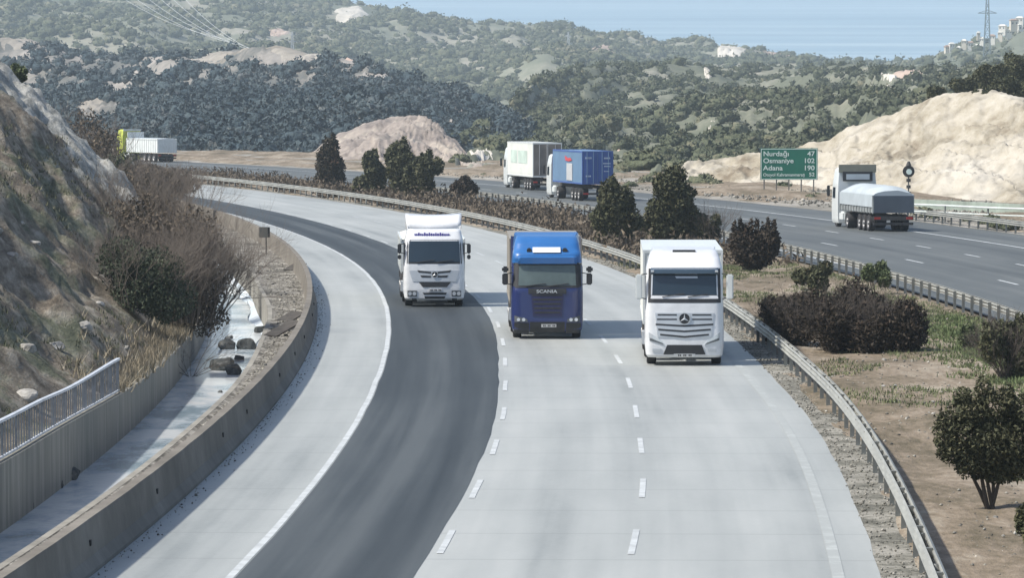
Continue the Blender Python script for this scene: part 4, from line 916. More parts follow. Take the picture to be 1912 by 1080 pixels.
# ------------------------------------------------------------------ pylons, cables and the pale houses above the sea
M_PYL = plain('pale pylon steel', (.55, .58, .58), .5, .1, .1, .05); M_PYLD = plain('grey pylon steel', (.20, .25, .27), .6, .1, .1, .05)
def pylon(px, py, Y, hgt, wb, label, mat, arms):
    b = at(px, py, Y); b.z -= 2; root = empty('power_pylon', b); tag(root, label, 'pylon'); mb = MB(); n = 9; t = .09 * Y / 1000 + .02
    lv = [(hgt * i / n, wb * (1 - .82 * (i / n) ** .8)) for i in range(n + 1)]
    for (z0, w0), (z1, w1) in zip(lv, lv[1:]):
        for sx, sy in ((-1, -1), (1, -1), (1, 1), (-1, 1)): mb.bar((sx * w0 / 2, sy * w0 / 2, z0), (sx * w1 / 2, sy * w1 / 2, z1), t * 1.5)
        mb.bar((-w0 / 2, -w0 / 2, z0), (w1 / 2, -w1 / 2, z1), t); mb.bar((w0 / 2, -w0 / 2, z0), (-w1 / 2, -w1 / 2, z1), t); mb.bar((-w1 / 2, -w1 / 2, z1), (w1 / 2, -w1 / 2, z1), t)
    mb.build('lattice_tower', mat, root)
    for z, L in arms:
        mb = MB(); mb.bar((-L / 2, 0, hgt * z), (L / 2, 0, hgt * z), t * 1.6); mb.bar((-L / 2, 0, hgt * z), (0, 0, hgt * z + L * .16), t); mb.bar((L / 2, 0, hgt * z), (0, 0, hgt * z + L * .16), t); mb.build('cross_arm', mat, root)
    return b
pa = pylon(546, 106, 1220, 8.6, 1.3, 'thin pale power pylon on the ridge of the left hill', M_PYL, ((.7, 2.2), (.9, 1.6)))
pylon(1061, 126, 2500, 21, 3, 'thin pale power pylon among the scrub in the middle distance', M_PYL, ((.7, 4.5), (.9, 3.5)))
pylon(1843, 98, 2250, 34, 3.6, 'tall grey power pylon rising over the sea near the pale houses', M_PYLD, ((.62, 9), (.85, 9), (.97, 6)))
for k in range(6):
    A = at(215 + 24 * k, -14, 1500); B = at(430 + 12 * k, 74 + 5 * k + 3 * (k % 2), 1235); mb = MB(); pp = []
    for i in range(17):
        q = A.lerp(B, i / 16); q.z -= 2.2 * 4 * (i / 16) * (1 - i / 16); pp.append(q)
    mb.tube(pp, .055, 5); tag(mb.build('overhead_cable', M_PYL), 'thin pale overhead power cable sagging across the upper left hillside', 'cable', 'power cables at upper left')
M_HW = plain('white house render', (.72, .70, .64), .8, var=.08, sc=.1); M_HT = plain('cream house render', (.62, .57, .48), .8, var=.1, sc=.1)
M_ROOF = plain('pale brown roof', (.35, .25, .20), .9, sc=.1); M_GL = plain('dark window glass', (.04, .055, .07), .2)
hs = [(1768, 101, 6), (1777, 97, 7), (1790, 102, 5), (1800, 91, 6), (1812, 96, 7), (1824, 98, 5), (1827, 74, 4), (1833, 86, 5), (1853, 82, 7), (1868, 76, 6), (1872, 64, 9), (1883, 72, 8), (1893, 57, 10), (1906, 66, 10), (1904, 50, 9), (1888, 88, 6)]
adj = ['white', 'cream', 'pale', 'low white', 'small cream']
for k, (px, py, wd) in enumerate(hs):
    Y = 2480 if px > 1700 else 3040; b = at(px, py, Y); b.z += 2.5; hw_ = wd * Y / F * .75; hh = hw_ * random.uniform(.75, 1.1)
    root = empty('hillside_house', b); root.rotation_euler.z = random.uniform(-.5, .5)
    tag(root, f'tiny {adj[k % 5]} house on the hill above the sea', 'house', 'houses on the far hilltops')
    mb = MB(); mb.box(-hw_, hw_, -hw_ * .6, hw_ * .6, -3, hh * 1.3); mb.build('wall', M_HW if k % 3 else M_HT, root)
    mb = MB(); mb.box(-hw_ - .25, hw_ + .25, -hw_ * .6 - .25, hw_ * .6 + .25, hh * 1.3 + .002, hh * 1.3 + .35)
    mb.add([(-hw_, -hw_ * .6, hh * 1.3 + .35), (hw_, -hw_ * .6, hh * 1.3 + .35), (hw_, hw_ * .6, hh * 1.3 + .35), (-hw_, hw_ * .6, hh * 1.3 + .35), (-hw_ * .6, 0, hh * 1.3 + 1.0), (hw_ * .6, 0, hh * 1.3 + 1.0)], [(0, 1, 5, 4), (1, 2, 5), (2, 3, 4, 5), (3, 0, 4)])
    mb.build('roof', M_ROOF if k % 4 == 0 else M_HW, root)
    for j in range(2):
        x = -hw_ * .5 + j * hw_; mb = MB(); mb.box(x - hw_ * .16, x + hw_ * .16, -hw_ * .6 - .05, -hw_ * .6 + .02, hh * .45, hh * .9); mb.build('window', M_GL, root)
# ------------------------------------------------------------------ trucks
M_RUB = plain('tyre rubber', (.022, .022, .024), .85, var=.2); M_RIM = plain('dusty steel rim', (.30, .30, .30), .5, .5, .2)
M_CHAS = plain('chassis grime', (.045, .043, .042), .8, var=.3); M_BLKP = plain('black plastic', (.022, .024, .028), .55, var=.2)
M_GLASS = plain('tinted windscreen', (.018, .032, .045), .06, 0, .1, 1, .6); M_GLASS2 = plain('grey green windscreen', (.09, .12, .115), .10, 0, .3, .8, .5)  # grey green glass has the pale dash reflection painted into its colour
M_WHT = plain('white truck paint', (.66, .68, .70), .28, 0, .10, 2.2, .6); M_WHT2 = plain('dusty white truck paint', (.64, .67, .66), .4, 0, .08, 1.2, .3)
M_SILV = plain('silver grille', (.52, .55, .58), .35, .35, .05); M_NAVY = plain('navy truck paint', (.014, .026, .115), .35, 0, .1, 1, .5)
M_BLUE = plain('bright blue truck paint', (.02, .125, .36), .35, 0, .08, 1, .5); M_TAN = plain('beige tarpaulin', (.24, .225, .195), .7, var=.1, sc=.6)
M_LAMP = plain('headlight glass', (.62, .66, .70), .08, .3, .1, 8, 1); M_LAMPD = plain('lamp inner', (.10, .11, .12), .25); M_REDL = plain('tail lamp red', (.35, .02, .015), .3)
M_PLATE = plain('plate white', (.60, .60, .60), .5, var=.03); M_PLM = plain('plate characters', (.06, .06, .06), .6)
M_WTARP = plain('white tarpaulin', (.62, .64, .60), .75, var=.08, sc=.7, bmp=.01); M_INT = plain('pale cab interior', (.38, .42, .42), .8, var=.15, sc=2)
M_GTARP = plain('grey blue tarpaulin', (.38, .43, .46), .7, var=.12, sc=.8, bmp=.01); M_DTARP = plain('shade-toned grey tarpaulin', (.075, .095, .12), .7, var=.15, sc=.8)  # the dark tarpaulin tone carries the shade on the tipper's rear flap
M_RBRN = plain('shade-toned rear door', (.19, .175, .155), .75, var=.25, sc=.7); M_CBL = plain('container blue', (.045, .10, .30), .6, var=.15, sc=.6); M_CBL2 = plain('sunlit-tone container blue', (.12, .21, .33), .6, var=.12, sc=.5)  # shade painted into rear door and container blue, sun into the paler blue
M_YEL = plain('yellow green truck paint', (.50, .56, .06), .4, var=.15, sc=1); M_RED = plain('red mark paint', (.50, .06, .07), .6); M_LETT = plain('pale lettering', (.60, .68, .74), .6)
M_PURP = plain('purple lettering', (.10, .08, .38), .6); M_STEELB = plain('tipper steel', (.26, .28, .28), .6, .2, .25, 1.2)

def wheel(root, x, y, r=.5, wdt=.30, name='wheel', dual=False):
    sx = 1 if x > 0 else -1; wd = wdt * (2.05 if dual else 1); xo = x; xi = x - sx * wd
    mb = MB(); n = 24; prof = [(xi, r * .6), (xi, r * .93), (xi + sx * wd * .1, r), (xo - sx * wd * .1, r), (xo, r * .93), (xo - sx * .01, r * .62)]
    rows = [[(px, y + rr * math.cos(6.2832 * k / n), r + rr * math.sin(6.2832 * k / n)) for px, rr in prof] for k in range(n + 1)]
    mb.grid(rows); o = mb.build(name, M_RUB, root, smooth=True)
    mb = MB(); pr = [(xo - sx * .02, r * .62), (xo - sx * .05, r * .52), (xo - sx * .10, r * .44), (xo - sx * .08, r * .30), (xo + sx * .02, r * .22), (xo + sx * .03, 0.001)]
    rows = [[(px, y + rr * math.cos(6.2832 * k / n), r + rr * math.sin(6.2832 * k / n)) for px, rr in pr] for k in range(n + 1)]
    mb.grid(rows); mb.build('rim', M_RIM, o, smooth=True); return o
class Cab:
    def __init__(s, prof, depth, rc=.2, bow=.07): s.p = prof; s.d = depth; s.rc = rc; s.bow = bow
    def yf(s, z): return lin(z, [(a, b) for a, b, c in s.p])
    def hw(s, z): return lin(z, [(a, c) for a, b, c in s.p])
    def fs(s, x, z):
        hw = s.hw(z); rc = s.rc; ax = min(abs(x), hw); k = max(0, (ax - (hw - rc)) / rc)
        return s.yf(z) + s.bow * (ax / hw) ** 2 + rc * (1 - math.sqrt(max(0, 1 - k * k)))
    def body(s, root, mat, name='cab_body', z0=None, z1=None, d=None, off=0.0, nz=26):
        zs = sorted(set([a for a, b, c in s.p] + list(np.linspace(s.p[0][0], s.p[-1][0], nz))))
        zs = [z for z in zs if (z0 is None or z >= z0 - 1e-6) and (z1 is None or z <= z1 + 1e-6)]
        mb = MB(); rows = []; dd = d or s.d
        for z in zs:
            hw = s.hw(z) + off; xs = [hw * math.sin(math.pi / 2 * t) for t in np.linspace(-1, 1, 25)]
            k = (s.hw(z)) / hw
            row = [(-hw, dd, z)] + [(x, s.fs(x * k, z) - off, z) for x in xs] + [(hw, dd, z)]
            rows.append(row)
        mb.grid([r + [r[0]] for r in rows]); n = len(rows[0])
        mb.add(rows[0], [tuple(range(n))]); mb.add(rows[-1], [tuple(range(n - 1, -1, -1))])
        return mb.build(name, mat, root, smooth=True)
    def patch(s, root, name, mat, q, off=.012, nx=10, nz=5, deep=.03, sm=True, bev=0):
        """q = bottom-left, bottom-right, top-right, top-left in (x, z) on the front"""
        def P(i, j):
            u, v = i / nx, j / nz
            x = (q[0][0] * (1 - u) + q[1][0] * u) * (1 - v) + (q[3][0] * (1 - u) + q[2][0] * u) * v
            z = (q[0][1] * (1 - u) + q[1][1] * u) * (1 - v) + (q[3][1] * (1 - u) + q[2][1] * u) * v
            return x, z
        mb = MB(); rows = [[(x, s.fs(x, z) - off, z) for x, z in (P(i, j) for i in range(nx + 1))] for j in range(nz + 1)]
        mb.grid(rows)
        loop = [(i, 0) for i in range(nx)] + [(nx, j) for j in range(nz)] + [(i, nz) for i in range(nx, 0, -1)] + [(0, j) for j in range(nz, 0, -1)]
        a = [(P(i, j)[0], s.fs(*P(i, j)) - off, P(i, j)[1]) for i, j in loop]; b = [(x, y + off + deep, z) for x, y, z in a]; n = len(a)
        mb.add(a + b, [(k, (k + 1) % n, n + (k + 1) % n, n + k) for k in range(n)])
        return mb.build(name, mat, root, smooth=sm, bevel=bev)
def lin(z, pts):
    if z <= pts[0][0]: return pts[0][1]
    for (a, b), (c, d) in zip(pts, pts[1:]):
        if z <= c: return b + (d - b) * (z - a) / (c - a) if c > a else d
    return pts[-1][1]
def rect(x0, x1, z0, z1): return [(x0, z0), (x1, z0), (x1, z1), (x0, z1)]
def sidewin(root, hw, y0, y1, z0, z1, mat):
    for s in (-1, 1):
        mb = MB(); x = s * hw; mb.add([(x - s * .02, y0 + .12, z0), (x - s * .02, y1, z0), (x - s * .02, y1, z1), (x - s * .02, y0 + .28, z1), (x + s * .012, y0 + .12, z0), (x + s * .012, y1, z0), (x + s * .012, y1, z1), (x + s * .012, y0 + .28, z1)],
              [(0, 1, 2, 3), (4, 5, 6, 7), (0, 1, 5, 4), (1, 2, 6, 5), (2, 3, 7, 6), (3, 0, 4, 7)]); mb.build('side_window', mat, root)
def mirrors(root, hw, x, y, z0, z1, w_, mat, round_top=False, both=True, zl=None):
    for s in (-1, 1):
        a, b = (z0, z1) if s == 1 or zl is None else zl
        mb = MB(); xc = s * (hw + x)
        mb.box(xc - w_ / 2, xc + w_ / 2, y, y + .16, a, b); o = mb.build('mirror', mat, root, bevel=.035, smooth=True)
        mb = MB(); mb.tube([(s * hw * .97, y + .12, b + .02), (xc, y + .10, b - .03)], .018, 6); mb.tube([(s * hw * .97, y + .12, a), (xc, y + .10, a + .05)], .018, 6); mb.build('mirror_arm', M_BLKP, o)
        if round_top: mb = MB(); mb.box(xc - w_ * .55, xc + w_ * .6, y - .02, y + .14, b + .03, b + .24); mb.build('wide_angle_mirror', mat, o, bevel=.05, smooth=True)
def plate(root, c, x, z, w_=.52, h_=.11, mat=None):
    o = c.patch(root, 'number_plate', mat or M_PLATE, rect(x - w_ / 2, x + w_ / 2, z - h_ / 2, z + h_ / 2), .035, 4, 1)
    mb = MB(); r = random.Random(int(x * 99 + z * 77))
    y = c.fs(x, z) - .045; k = -w_ / 2 + .06
    for j in range(8):
        if j not in (2, 5): mb.box(x + k, x + k + .035, y, y + .012, z - h_ * .28, z + h_ * .28)
        k += .055
    mb.build('plate_marks', M_PLM, o)
def wiper(root, c, x0, z0, x1, z1, off=.035):
    mb = MB(); n = 6; pts = []
    for i in range(n + 1):
        t = i / n; x = x0 + (x1 - x0) * t; z = z0 + (z1 - z0) * t; pts.append((x, c.fs(x, z) - off, z))
    mb.tube(pts, .014, 6); mb.build('wiper', M_BLKP, root)
def chassis(root, y0, y1, z=.75):
    mb = MB()
    for s in (-1, 1): mb.box(s * .42 - .06, s * .42 + .06, y0, y1, z, z + .26)
    for k in range(int((y1 - y0) / 2)): mb.box(-.36, .36, y0 + 1 + 2 * k, y0 + 1.12 + 2 * k, z + .05, z + .2)
    mb.build('chassis', M_CHAS, root)
def tank(root, x, y0, y1, mat, z0=.42, z1=1.02): mb = MB(); mb.box(x - .3, x + .3, y0, y1, z0, z1); mb.build('fuel_tank', mat, root, bevel=.10, smooth=True)
def boxtrailer(root, y0, y1, z0, z1, mat, roofm, hw=1.27, rear=None, folds=14, rearm=None, skirt=True):
    t = MB(); rows = []; n = folds * 4; 
    for sd in (-1, 1):
        rows = []
        for i in range(n + 1):
            y = y0 + (y1 - y0) * i / n; k = .012 * math.sin(i * math.pi / 2)
            rows.append([(sd * (hw + k), y, z0 + .25), (sd * (hw + k * .3), y, (z0 + z1) / 2), (sd * (hw + k), y, z1 - .1)])
        t.grid(rows)
    t.box(-hw + .01, hw - .01, y0, y1, z0 + .02, z1 - .02)
    tr = t.build('trailer_body', mat, root)
    f = MB(); f.box(-hw - .01, hw + .01, y0 - .02, y1 + .02, z1 - .10, z1); f.box(-hw - .015, hw + .015, y0 - .02, y1 + .02, z0, z0 + .12)
    for x in (-hw - .004, hw - .056): f.box(x, x + .06, y0 - .02, y0 + .05, z0 + .12, z1 - .10); f.box(x, x + .06, y1 - .05, y1 + .02, z0 + .12, z1 - .10)
    f.build('trailer_frame', roofm, tr)
    d = MB(); d.box(-hw + .07, hw - .07, y1 + .001, y1 + .018, z0 + .13, z1 - .12); dd = d.build('rear_door', rearm or mat, tr)
    g = MB()
    for x in (-hw * .55, -.04, .04, hw * .55): g.tube([(x, y1 + .04, z0 + .2), (x, y1 + .04, z1 - .15)], .018, 6)
    g.build('door_bars', M_SILV, dd)
    b = MB(); b.box(-hw + .05, hw - .05, y1 - .12, y1 - .02, .45, .62); b.box(-.5, -.42, y1 - .12, y1 - .04, .62, z0); b.box(.42, .5, y1 - .12, y1 - .04, .62, z0); b.build('rear_bumper', M_CHAS, tr)
    for s in (-1, 1): l = MB(); l.box(s * hw * .82 - .18, s * hw * .82 + .18, y1 - .02, y1 + .012, .66, .80); l.build('tail_light', M_REDL, tr)
    return tr
def place(root, p, back):
    """p road point under the front (or rear) centre, back = world direction of the vehicle's local +Y"""
    a = math.atan2(-back[0], back[1]); root.matrix_world = Matrix.Translation(p) @ TILT @ Matrix.Rotation(a, 4, 'Z')
def star(root, c, x, z, r, ringm, starm, off=.05):
    y = c.fs(x, z) - off
    mb = MB(); mb.tube([(x, y, z), (x, y + .05, z)], r, 28); e = mb.build('emblem', M_BLKP, root, bevel=.006)
    mb = MB(); n = 32; v = []
    for k in range(n):
        a = 6.2832 * k / n
        for rr, dy in ((r * .86, -.012), (r, -.012), (r, .0), (r * .86, .0)): v.append((x + rr * math.cos(a), y + dy, z + rr * math.sin(a)))
    mb.add(v, [(4 * k + j, 4 * k + (j + 1) % 4, 4 * ((k + 1) % n) + (j + 1) % 4, 4 * ((k + 1) % n) + j) for k in range(n) for j in range(4)])
    for k in range(3):
        a = math.pi / 2 + 2.0944 * k; ca, sa = math.cos(a), math.sin(a); b1, b2 = (math.cos(a + 1.047) * r * .17, math.sin(a + 1.047) * r * .17), (math.cos(a - 1.047) * r * .17, math.sin(a - 1.047) * r * .17)
        tp = (ca * r * .88, sa * r * .88)
        mb.add([(x, y - .022, z), (x + b1[0], y - .006, z + b1[1]), (x + tp[0], y - .006, z + tp[1]), (x + b2[0], y - .006, z + b2[1])], [(0, 1, 2), (0, 2, 3)])
    mb.build('emblem_star', starm, e)

# --- right white truck -------------------------------------------------------
t3 = empty('semi_truck'); tag(t3, 'large white semi truck nearest the camera, by the median guardrail, star emblem on its grille', 'truck', 'trucks driving toward the camera')
c = Cab([(.26, .10, 1.14), (.34, .02, 1.20), (.62, .0, 1.23), (1.05, .02, 1.235), (1.9, .10, 1.225), (2.1, .13, 1.22), (2.9, .30, 1.20), (3.05, .30, 1.19), (3.12, .36, 1.17), (3.35, .62, 1.11), (3.52, .98, 1.05), (3.62, 1.35, .98)], 2.3, .24, .06)
c.body(t3, M_WHT)
c.patch(t3, 'windscreen_surround', M_BLKP, [(-1.14, 1.97), (1.14, 1.97), (1.12, 3.04), (-1.12, 3.04)], .006, 24, 6)
c.patch(t3, 'windscreen', M_GLASS, [(-1.02, 2.22), (1.02, 2.22), (1.0, 2.84), (-1.0, 2.84)], .016, 20, 6)
c.patch(t3, 'windscreen_lower_edge', M_WHT, [(-1.06, 2.10), (1.06, 2.10), (1.04, 2.20), (-1.04, 2.20)], .014, 20, 2)
for s in (-1, 1): c.patch(t3, 'windscreen_pillar_trim', M_SILV, [(s * 1.03 - .02, 2.21), (s * 1.03 + .02, 2.21), (s * 1.01 + .02, 2.86), (s * 1.01 - .02, 2.86)], .018, 2, 4)
v = MB(); rows = []
for z, o_ in ((2.86, .10), (2.90, .17), (3.0, .16), (3.06, .05)): rows.append([(x, c.fs(x, z) - o_, z) for x in np.linspace(-1.06, 1.06, 18)])
v.grid(rows); v.build('sun_visor', plain('smoked visor', (.045, .075, .11), .15, 0, .1, 1, .5), t3, smooth=True, solid=.02)
for s in (-1, 1): mb = MB(); mb.box(s * 1.0 - .05, s * 1.0 + .05, c.fs(1.0, 2.98) - .2, c.fs(1.0, 2.98), 2.93, 3.0); mb.build('marker_lamp', M_LAMP, t3, bevel=.012)
c.patch(t3, 'visor_lettering', M_SILV, [(-.25, 2.74), (.42, 2.74), (.40, 2.80), (-.3, 2.80)], .020, 6, 1)
c.patch(t3, 'grille', M_SILV, [(-.84, .90), (.84, .90), (.92, 1.66), (-.92, 1.66)], .022, 18, 6)
for z, w_, gap, dz in ((1.60, .84, .24, .0), (1.46, .86, .24, .0), (1.30, .90, 0, -.05), (1.14, .82, 0, -.06), (.98, .76, 0, -.07)):
    if gap:
        for s in (-1, 1): c.patch(t3, 'grille_slot', M_BLKP, [(s * gap if s > 0 else -w_, z - .022), (w_ if s > 0 else -gap, z - .022), (w_ if s > 0 else -gap, z + .022), (s * gap if s > 0 else -w_, z + .022)], .028, 8, 1)
    else:
        for s in (-1, 1): q = [(-w_, z - .025), (0, z + dz - .025), (0, z + dz + .03), (-w_, z + .03)] if s < 0 else [(0, z + dz - .025), (w_, z - .025), (w_, z + .03), (0, z + dz + .03)]; c.patch(t3, 'grille_slot', M_BLKP, q, .028, 8, 1)
star(t3, c, 0, 1.48, .19, M_SILV, M_SILV)
for s in (-1, 1):
    q = [(-1.10, .80), (-.62, .66), (-.72, .80), (-1.12, 1.06)]; q = q if s < 0 else [(-q[1][0], q[1][1]), (-q[0][0], q[0][1]), (-q[3][0], q[3][1]), (-q[2][0], q[2][1])]
    h = c.patch(t3, 'headlight', M_LAMP, q, .020, 8, 4)
    q2 = [(-1.08, .80), (-.64, .665), (-.69, .72), (-1.08, .88)]; q2 = q2 if s < 0 else [(-q2[1][0], q2[1][1]), (-q2[0][0], q2[0][1]), (-q2[3][0], q2[3][1]), (-q2[2][0], q2[2][1])]
    c.patch(h, 'lamp_inner', M_LAMPD, q2, .026, 6, 2)
    c.patch(t3, 'fog_lamp', M_SILV, rect(s * .86 - .14, s * .86 + .14, .44, .54), .018, 5, 2)
c.patch(t3, 'lower_grille', M_BLKP, [(-.66, .36), (.66, .36), (.54, .66), (-.54, .66)], .018, 12, 4)
c.patch(t3, 'bumper_step', M_WHT, [(-.30, .27), (.30, .27), (.34, .38), (-.34, .38)], .03, 8, 2); plate(t3, c, 0, .33)
wiper(t3, c, -.7, 2.16, .0, 2.26); wiper(t3, c, .1, 2.16, .72, 2.24)
mb = MB(); mb.box(-.36, .36, 1.02, 1.12, 3.52, 3.60); mb.build('roof_vent', M_BLKP, t3, bevel=.01)
mb = MB(); mb.add([(-.95, 1.3, 3.56), (.95, 1.3, 3.56), (1.0, 2.2, 3.68), (-1.0, 2.2, 3.68), (-1.0, 1.6, 3.3), (1.0, 1.6, 3.3), (1.02, 2.22, 3.3), (-1.02, 2.22, 3.3)], [(0, 1, 2, 3), (0, 1, 5, 4), (1, 2, 6, 5), (2, 3, 7, 6), (3, 0, 4, 7)]); mb.build('roof_deflector', M_WHT, t3, bevel=.02)
sidewin(t3, 1.212, .45, 1.45, 1.95, 2.8, M_GLASS)
mirrors(t3, 1.2, .22, .22, 2.08, 2.86, .22, M_WHT2)
wheel(t3, -1.17, 1.38); wheel(t3, 1.17, 1.38)
for s in (-1, 1): wheel(t3, s * 1.22, 5.0, dual=True)
chassis(t3, .7, 12.8); tank(t3, -1.0, 2.9, 4.2, M_SILV); tank(t3, 1.0, 2.9, 4.2, M_SILV)
mb = MB(); mb.box(-1.05, 1.05, .3, .9, .26, .6); mb.build('underside', M_CHAS, t3)
tr = boxtrailer(t3, 3.3, 13.6, 1.15, 3.52, M_WTARP, M_WHT2)
for y in (9.2, 10.5, 11.8):
    for s in (-1, 1): wheel(tr, s * 1.24, y, dual=False, wdt=.38)
place(t3, onroad(1278, 684), (.020, 1))

# --- blue truck --------------------------------------------------------------
t2 = empty('semi_truck'); tag(t2, 'blue semi truck in the middle lane, bright blue roof and navy front', 'truck', 'trucks driving toward the camera')
c = Cab([(.26, .12, 1.16), (.34, .04, 1.21), (.6, .0, 1.24), (1.7, .06, 1.24), (1.84, .10, 1.235), (2.55, .28, 1.22), (2.68, .30, 1.21), (2.78, .28, 1.20), (2.95, .36, 1.18), (3.05, .55, 1.16), (3.3, .80, 1.12), (3.5, 1.2, 1.06), (3.56, 1.6, 1.02)], 2.25, .26, .06)
c.body(t2, M_NAVY, 'cab_body', .26, 2.60); 
c.body(t2, M_BLUE, 'cab_roof', 2.60, 3.56)
for s in (-1, 1): c.patch(t2, 'side_pillar', M_BLKP, [(s * 1.06 - .12, 1.82), (s * 1.06 + .12, 1.82), (s * 1.04 + .12, 2.60), (s * 1.04 - .12, 2.60)], .008, 4, 4)
c.patch(t2, 'windscreen_surround', M_BLKP, [(-1.12, 1.78), (1.12, 1.78), (1.10, 2.64), (-1.10, 2.64)], .010, 20, 4)
c.patch(t2, 'windscreen', M_GLASS2, [(-1.0, 1.86), (1.0, 1.86), (.97, 2.56), (-.97, 2.56)], .018, 18, 5)
v = MB(); rows = []
for z, o_ in ((2.60, .03), (2.62, .14), (2.82, .16), (2.88, .05)): rows.append([(x, c.fs(x, z) - o_, z) for x in np.linspace(-1.02, 1.02, 16)])
v.grid(rows); v.build('sun_visor', M_BLUE, t2, smooth=True, solid=.02)
lb = c.patch(t2, 'roof_light_box', plain('white light box', (.75, .80, .80), .4, var=.03), rect(-.50, .46, 3.0, 3.17), .10, 8, 2, .3)
for s in (-1, 1): mb = MB(); mb.tube([(s * .62, c.fs(.62, 3.08) - .12, 3.06), (s * .62, c.fs(.62, 3.08) + .1, 3.06)], .09, 14); mb.build('roof_lamp', M_BLKP, t2)
c.patch(t2, 'grille', plain('navy grille', (.016, .018, .07), .45), [(-.50, .80), (.50, .80), (.58, 1.72), (-.58, 1.72)], .018, 14, 4)
for k in range(5): z = .90 + .15 * k; c.patch(t2, 'grille_slot', M_BLKP, rect(-.44 - .02 * k, .44 + .02 * k, z, z + .055), .026, 10, 1)
c.patch(t2, 'name_strip', M_BLKP, rect(-.66, .66, 1.57, 1.76), .022, 14, 2)
text('lettering', 'SCANIA', .15, (-.02, c.fs(0, 1.65) - .06, 1.61), (math.pi / 2 - .02, 0, 0), M_SILV, t2, 'CENTER', .006, 1.35)
for s in (-1, 1):
    q = [(-1.14, .60), (-.68, .60), (-.70, .70), (-1.14, .82)]; q = q if s < 0 else [(-q[1][0], q[1][1]), (-q[0][0], q[0][1]), (-q[3][0], q[3][1]), (-q[2][0], q[2][1])]
    h = c.patch(t2, 'headlight', M_LAMPD, q, .018, 8, 3)
    for j in (0, 1): x = s * (.82 + .18 * j); mb = MB(); mb.tube([(x, c.fs(x, .69) - .035, .68), (x, c.fs(x, .69), .68)], .06, 14); mb.build('lamp_lens', M_LAMP, h)
    c.patch(t2, 'corner_panel', M_BLKP, [(s * .9 - .26, .20), (s * .9 + .26, .20), (s * .9 + .27, .57), (s * .9 - .24, .57)], .012, 6, 3)
c.patch(t2, 'bumper_intake', M_BLKP, rect(-.6, .6, .24, .60), .014, 12, 3); plate(t2, c, .05, .47)
wiper(t2, c, -.75, 1.84, -.05, 1.93); wiper(t2, c, .05, 1.84, .75, 1.93)
mb = MB(); mb.add([(-1.0, 1.35, 3.5), (1.0, 1.35, 3.5), (1.12, 2.25, 3.66), (-1.12, 2.25, 3.66), (-1.1, 1.5, 3.1), (1.1, 1.5, 3.1), (1.18, 2.27, 3.1), (-1.18, 2.27, 3.1)], [(0, 1, 2, 3), (0, 1, 5, 4), (1, 2, 6, 5), (2, 3, 7, 6), (3, 0, 4, 7)]); mb.build('roof_deflector', M_BLUE, t2, bevel=.03)
for s in (-1, 1): mb = MB(); mb.add([(s * 1.16, 2.25, 1.0), (s * 1.22, 2.8, 1.0), (s * 1.22, 2.8, 3.5), (s * 1.1, 2.25, 3.5)], [(0, 1, 2, 3)]); mb.build('side_fairing', M_NAVY, t2, solid=.03)
sidewin(t2, 1.228, .42, 1.4, 1.75, 2.5, M_GLASS)
mirrors(t2, 1.22, .24, .2, 1.88, 2.28, .20, M_BLKP, True)
wheel(t2, -1.18, 1.38); wheel(t2, 1.18, 1.38)
for s in (-1, 1): wheel(t2, s * 1.22, 4.9, dual=True)
chassis(t2, .7, 11.8); tank(t2, -1.0, 2.9, 4.1, M_SILV); tank(t2, 1.0, 2.9, 4.1, M_CHAS)
tr = boxtrailer(t2, 2.95, 12.4, 1.1, 3.40, M_TAN, M_TAN)
for y in (8.4, 9.7, 11.0):
    for s in (-1, 1): wheel(tr, s * 1.24, y, wdt=.38)
place(t2, onroad(1022, 634), (-.011, 1))

# --- left white truck --------------------------------------------------------
t1 = empty('semi_truck'); tag(t1, 'white semi truck on the dark asphalt lane with flared roof deflector and low trailer', 'truck', 'trucks driving toward the camera')
c = Cab([(.28, .10, 1.12), (.36, .02, 1.18), (.7, .0, 1.22), (1.1, .03, 1.22), (1.7, .08, 1.21), (2.66, .30, 1.16), (2.72, .34, 1.14), (3.0, .55, 1.08), (3.1, .75, 1.03)], 2.0, .22, .07)
c.body(t1, M_WHT)
c.patch(t1, 'windscreen_surround', M_BLKP, [(-1.10, 1.72), (1.10, 1.72), (1.06, 2.68), (-1.06, 2.68)], .006, 20, 5)
c.patch(t1, 'windscreen', M_GLASS, [(-1.03, 1.80), (1.03, 1.80), (.99, 2.62), (-.99, 2.62)], .016, 20, 6)
for s in (-1, 1): mb = MB(); mb.box(s * 1.205 - .015, s * 1.205 + .015, .38, .55, 1.3, 2.55); mb.build('door_pillar_trim', M_BLKP, t1)
mb = MB(); r = random.Random(4); x = -.78
for k in range(17):
    w_ = r.uniform(.035, .07); z0 = 2.80 + .02 * r.random(); y = c.fs(x, 2.86) - .03; mb.box(x, x + w_, y, y + .05, z0, z0 + r.uniform(.10, .15)); x += w_ + .028
mb.build('roof_lettering', M_PURP, t1)
c.patch(t1, 'grille', M_SILV, [(-.86, 1.02), (.86, 1.02), (1.0, 1.46), (-1.0, 1.46)], .018, 16, 3)
for z, w_, dz in ((1.38, .62, .04), (1.22, .50, .0)):
    for s in (-1, 1): q = [(-w_, z - .04 + dz), (-.13, z - .04), (-.13, z + .03), (-w_ - .06, z + .05 + dz)]; q = q if s < 0 else [(-q[1][0], q[1][1]), (-q[0][0], q[0][1]), (-q[3][0], q[3][1]), (-q[2][0], q[2][1])]; c.patch(t1, 'grille_slot', M_BLKP, q, .026, 8, 1)
star(t1, c, .02, 1.30, .13, M_SILV, M_SILV)
c.patch(t1, 'main_intake', M_BLKP, [(-.46, .80), (.50, .80), (.66, 1.00), (-.62, 1.00)], .024, 12, 3)
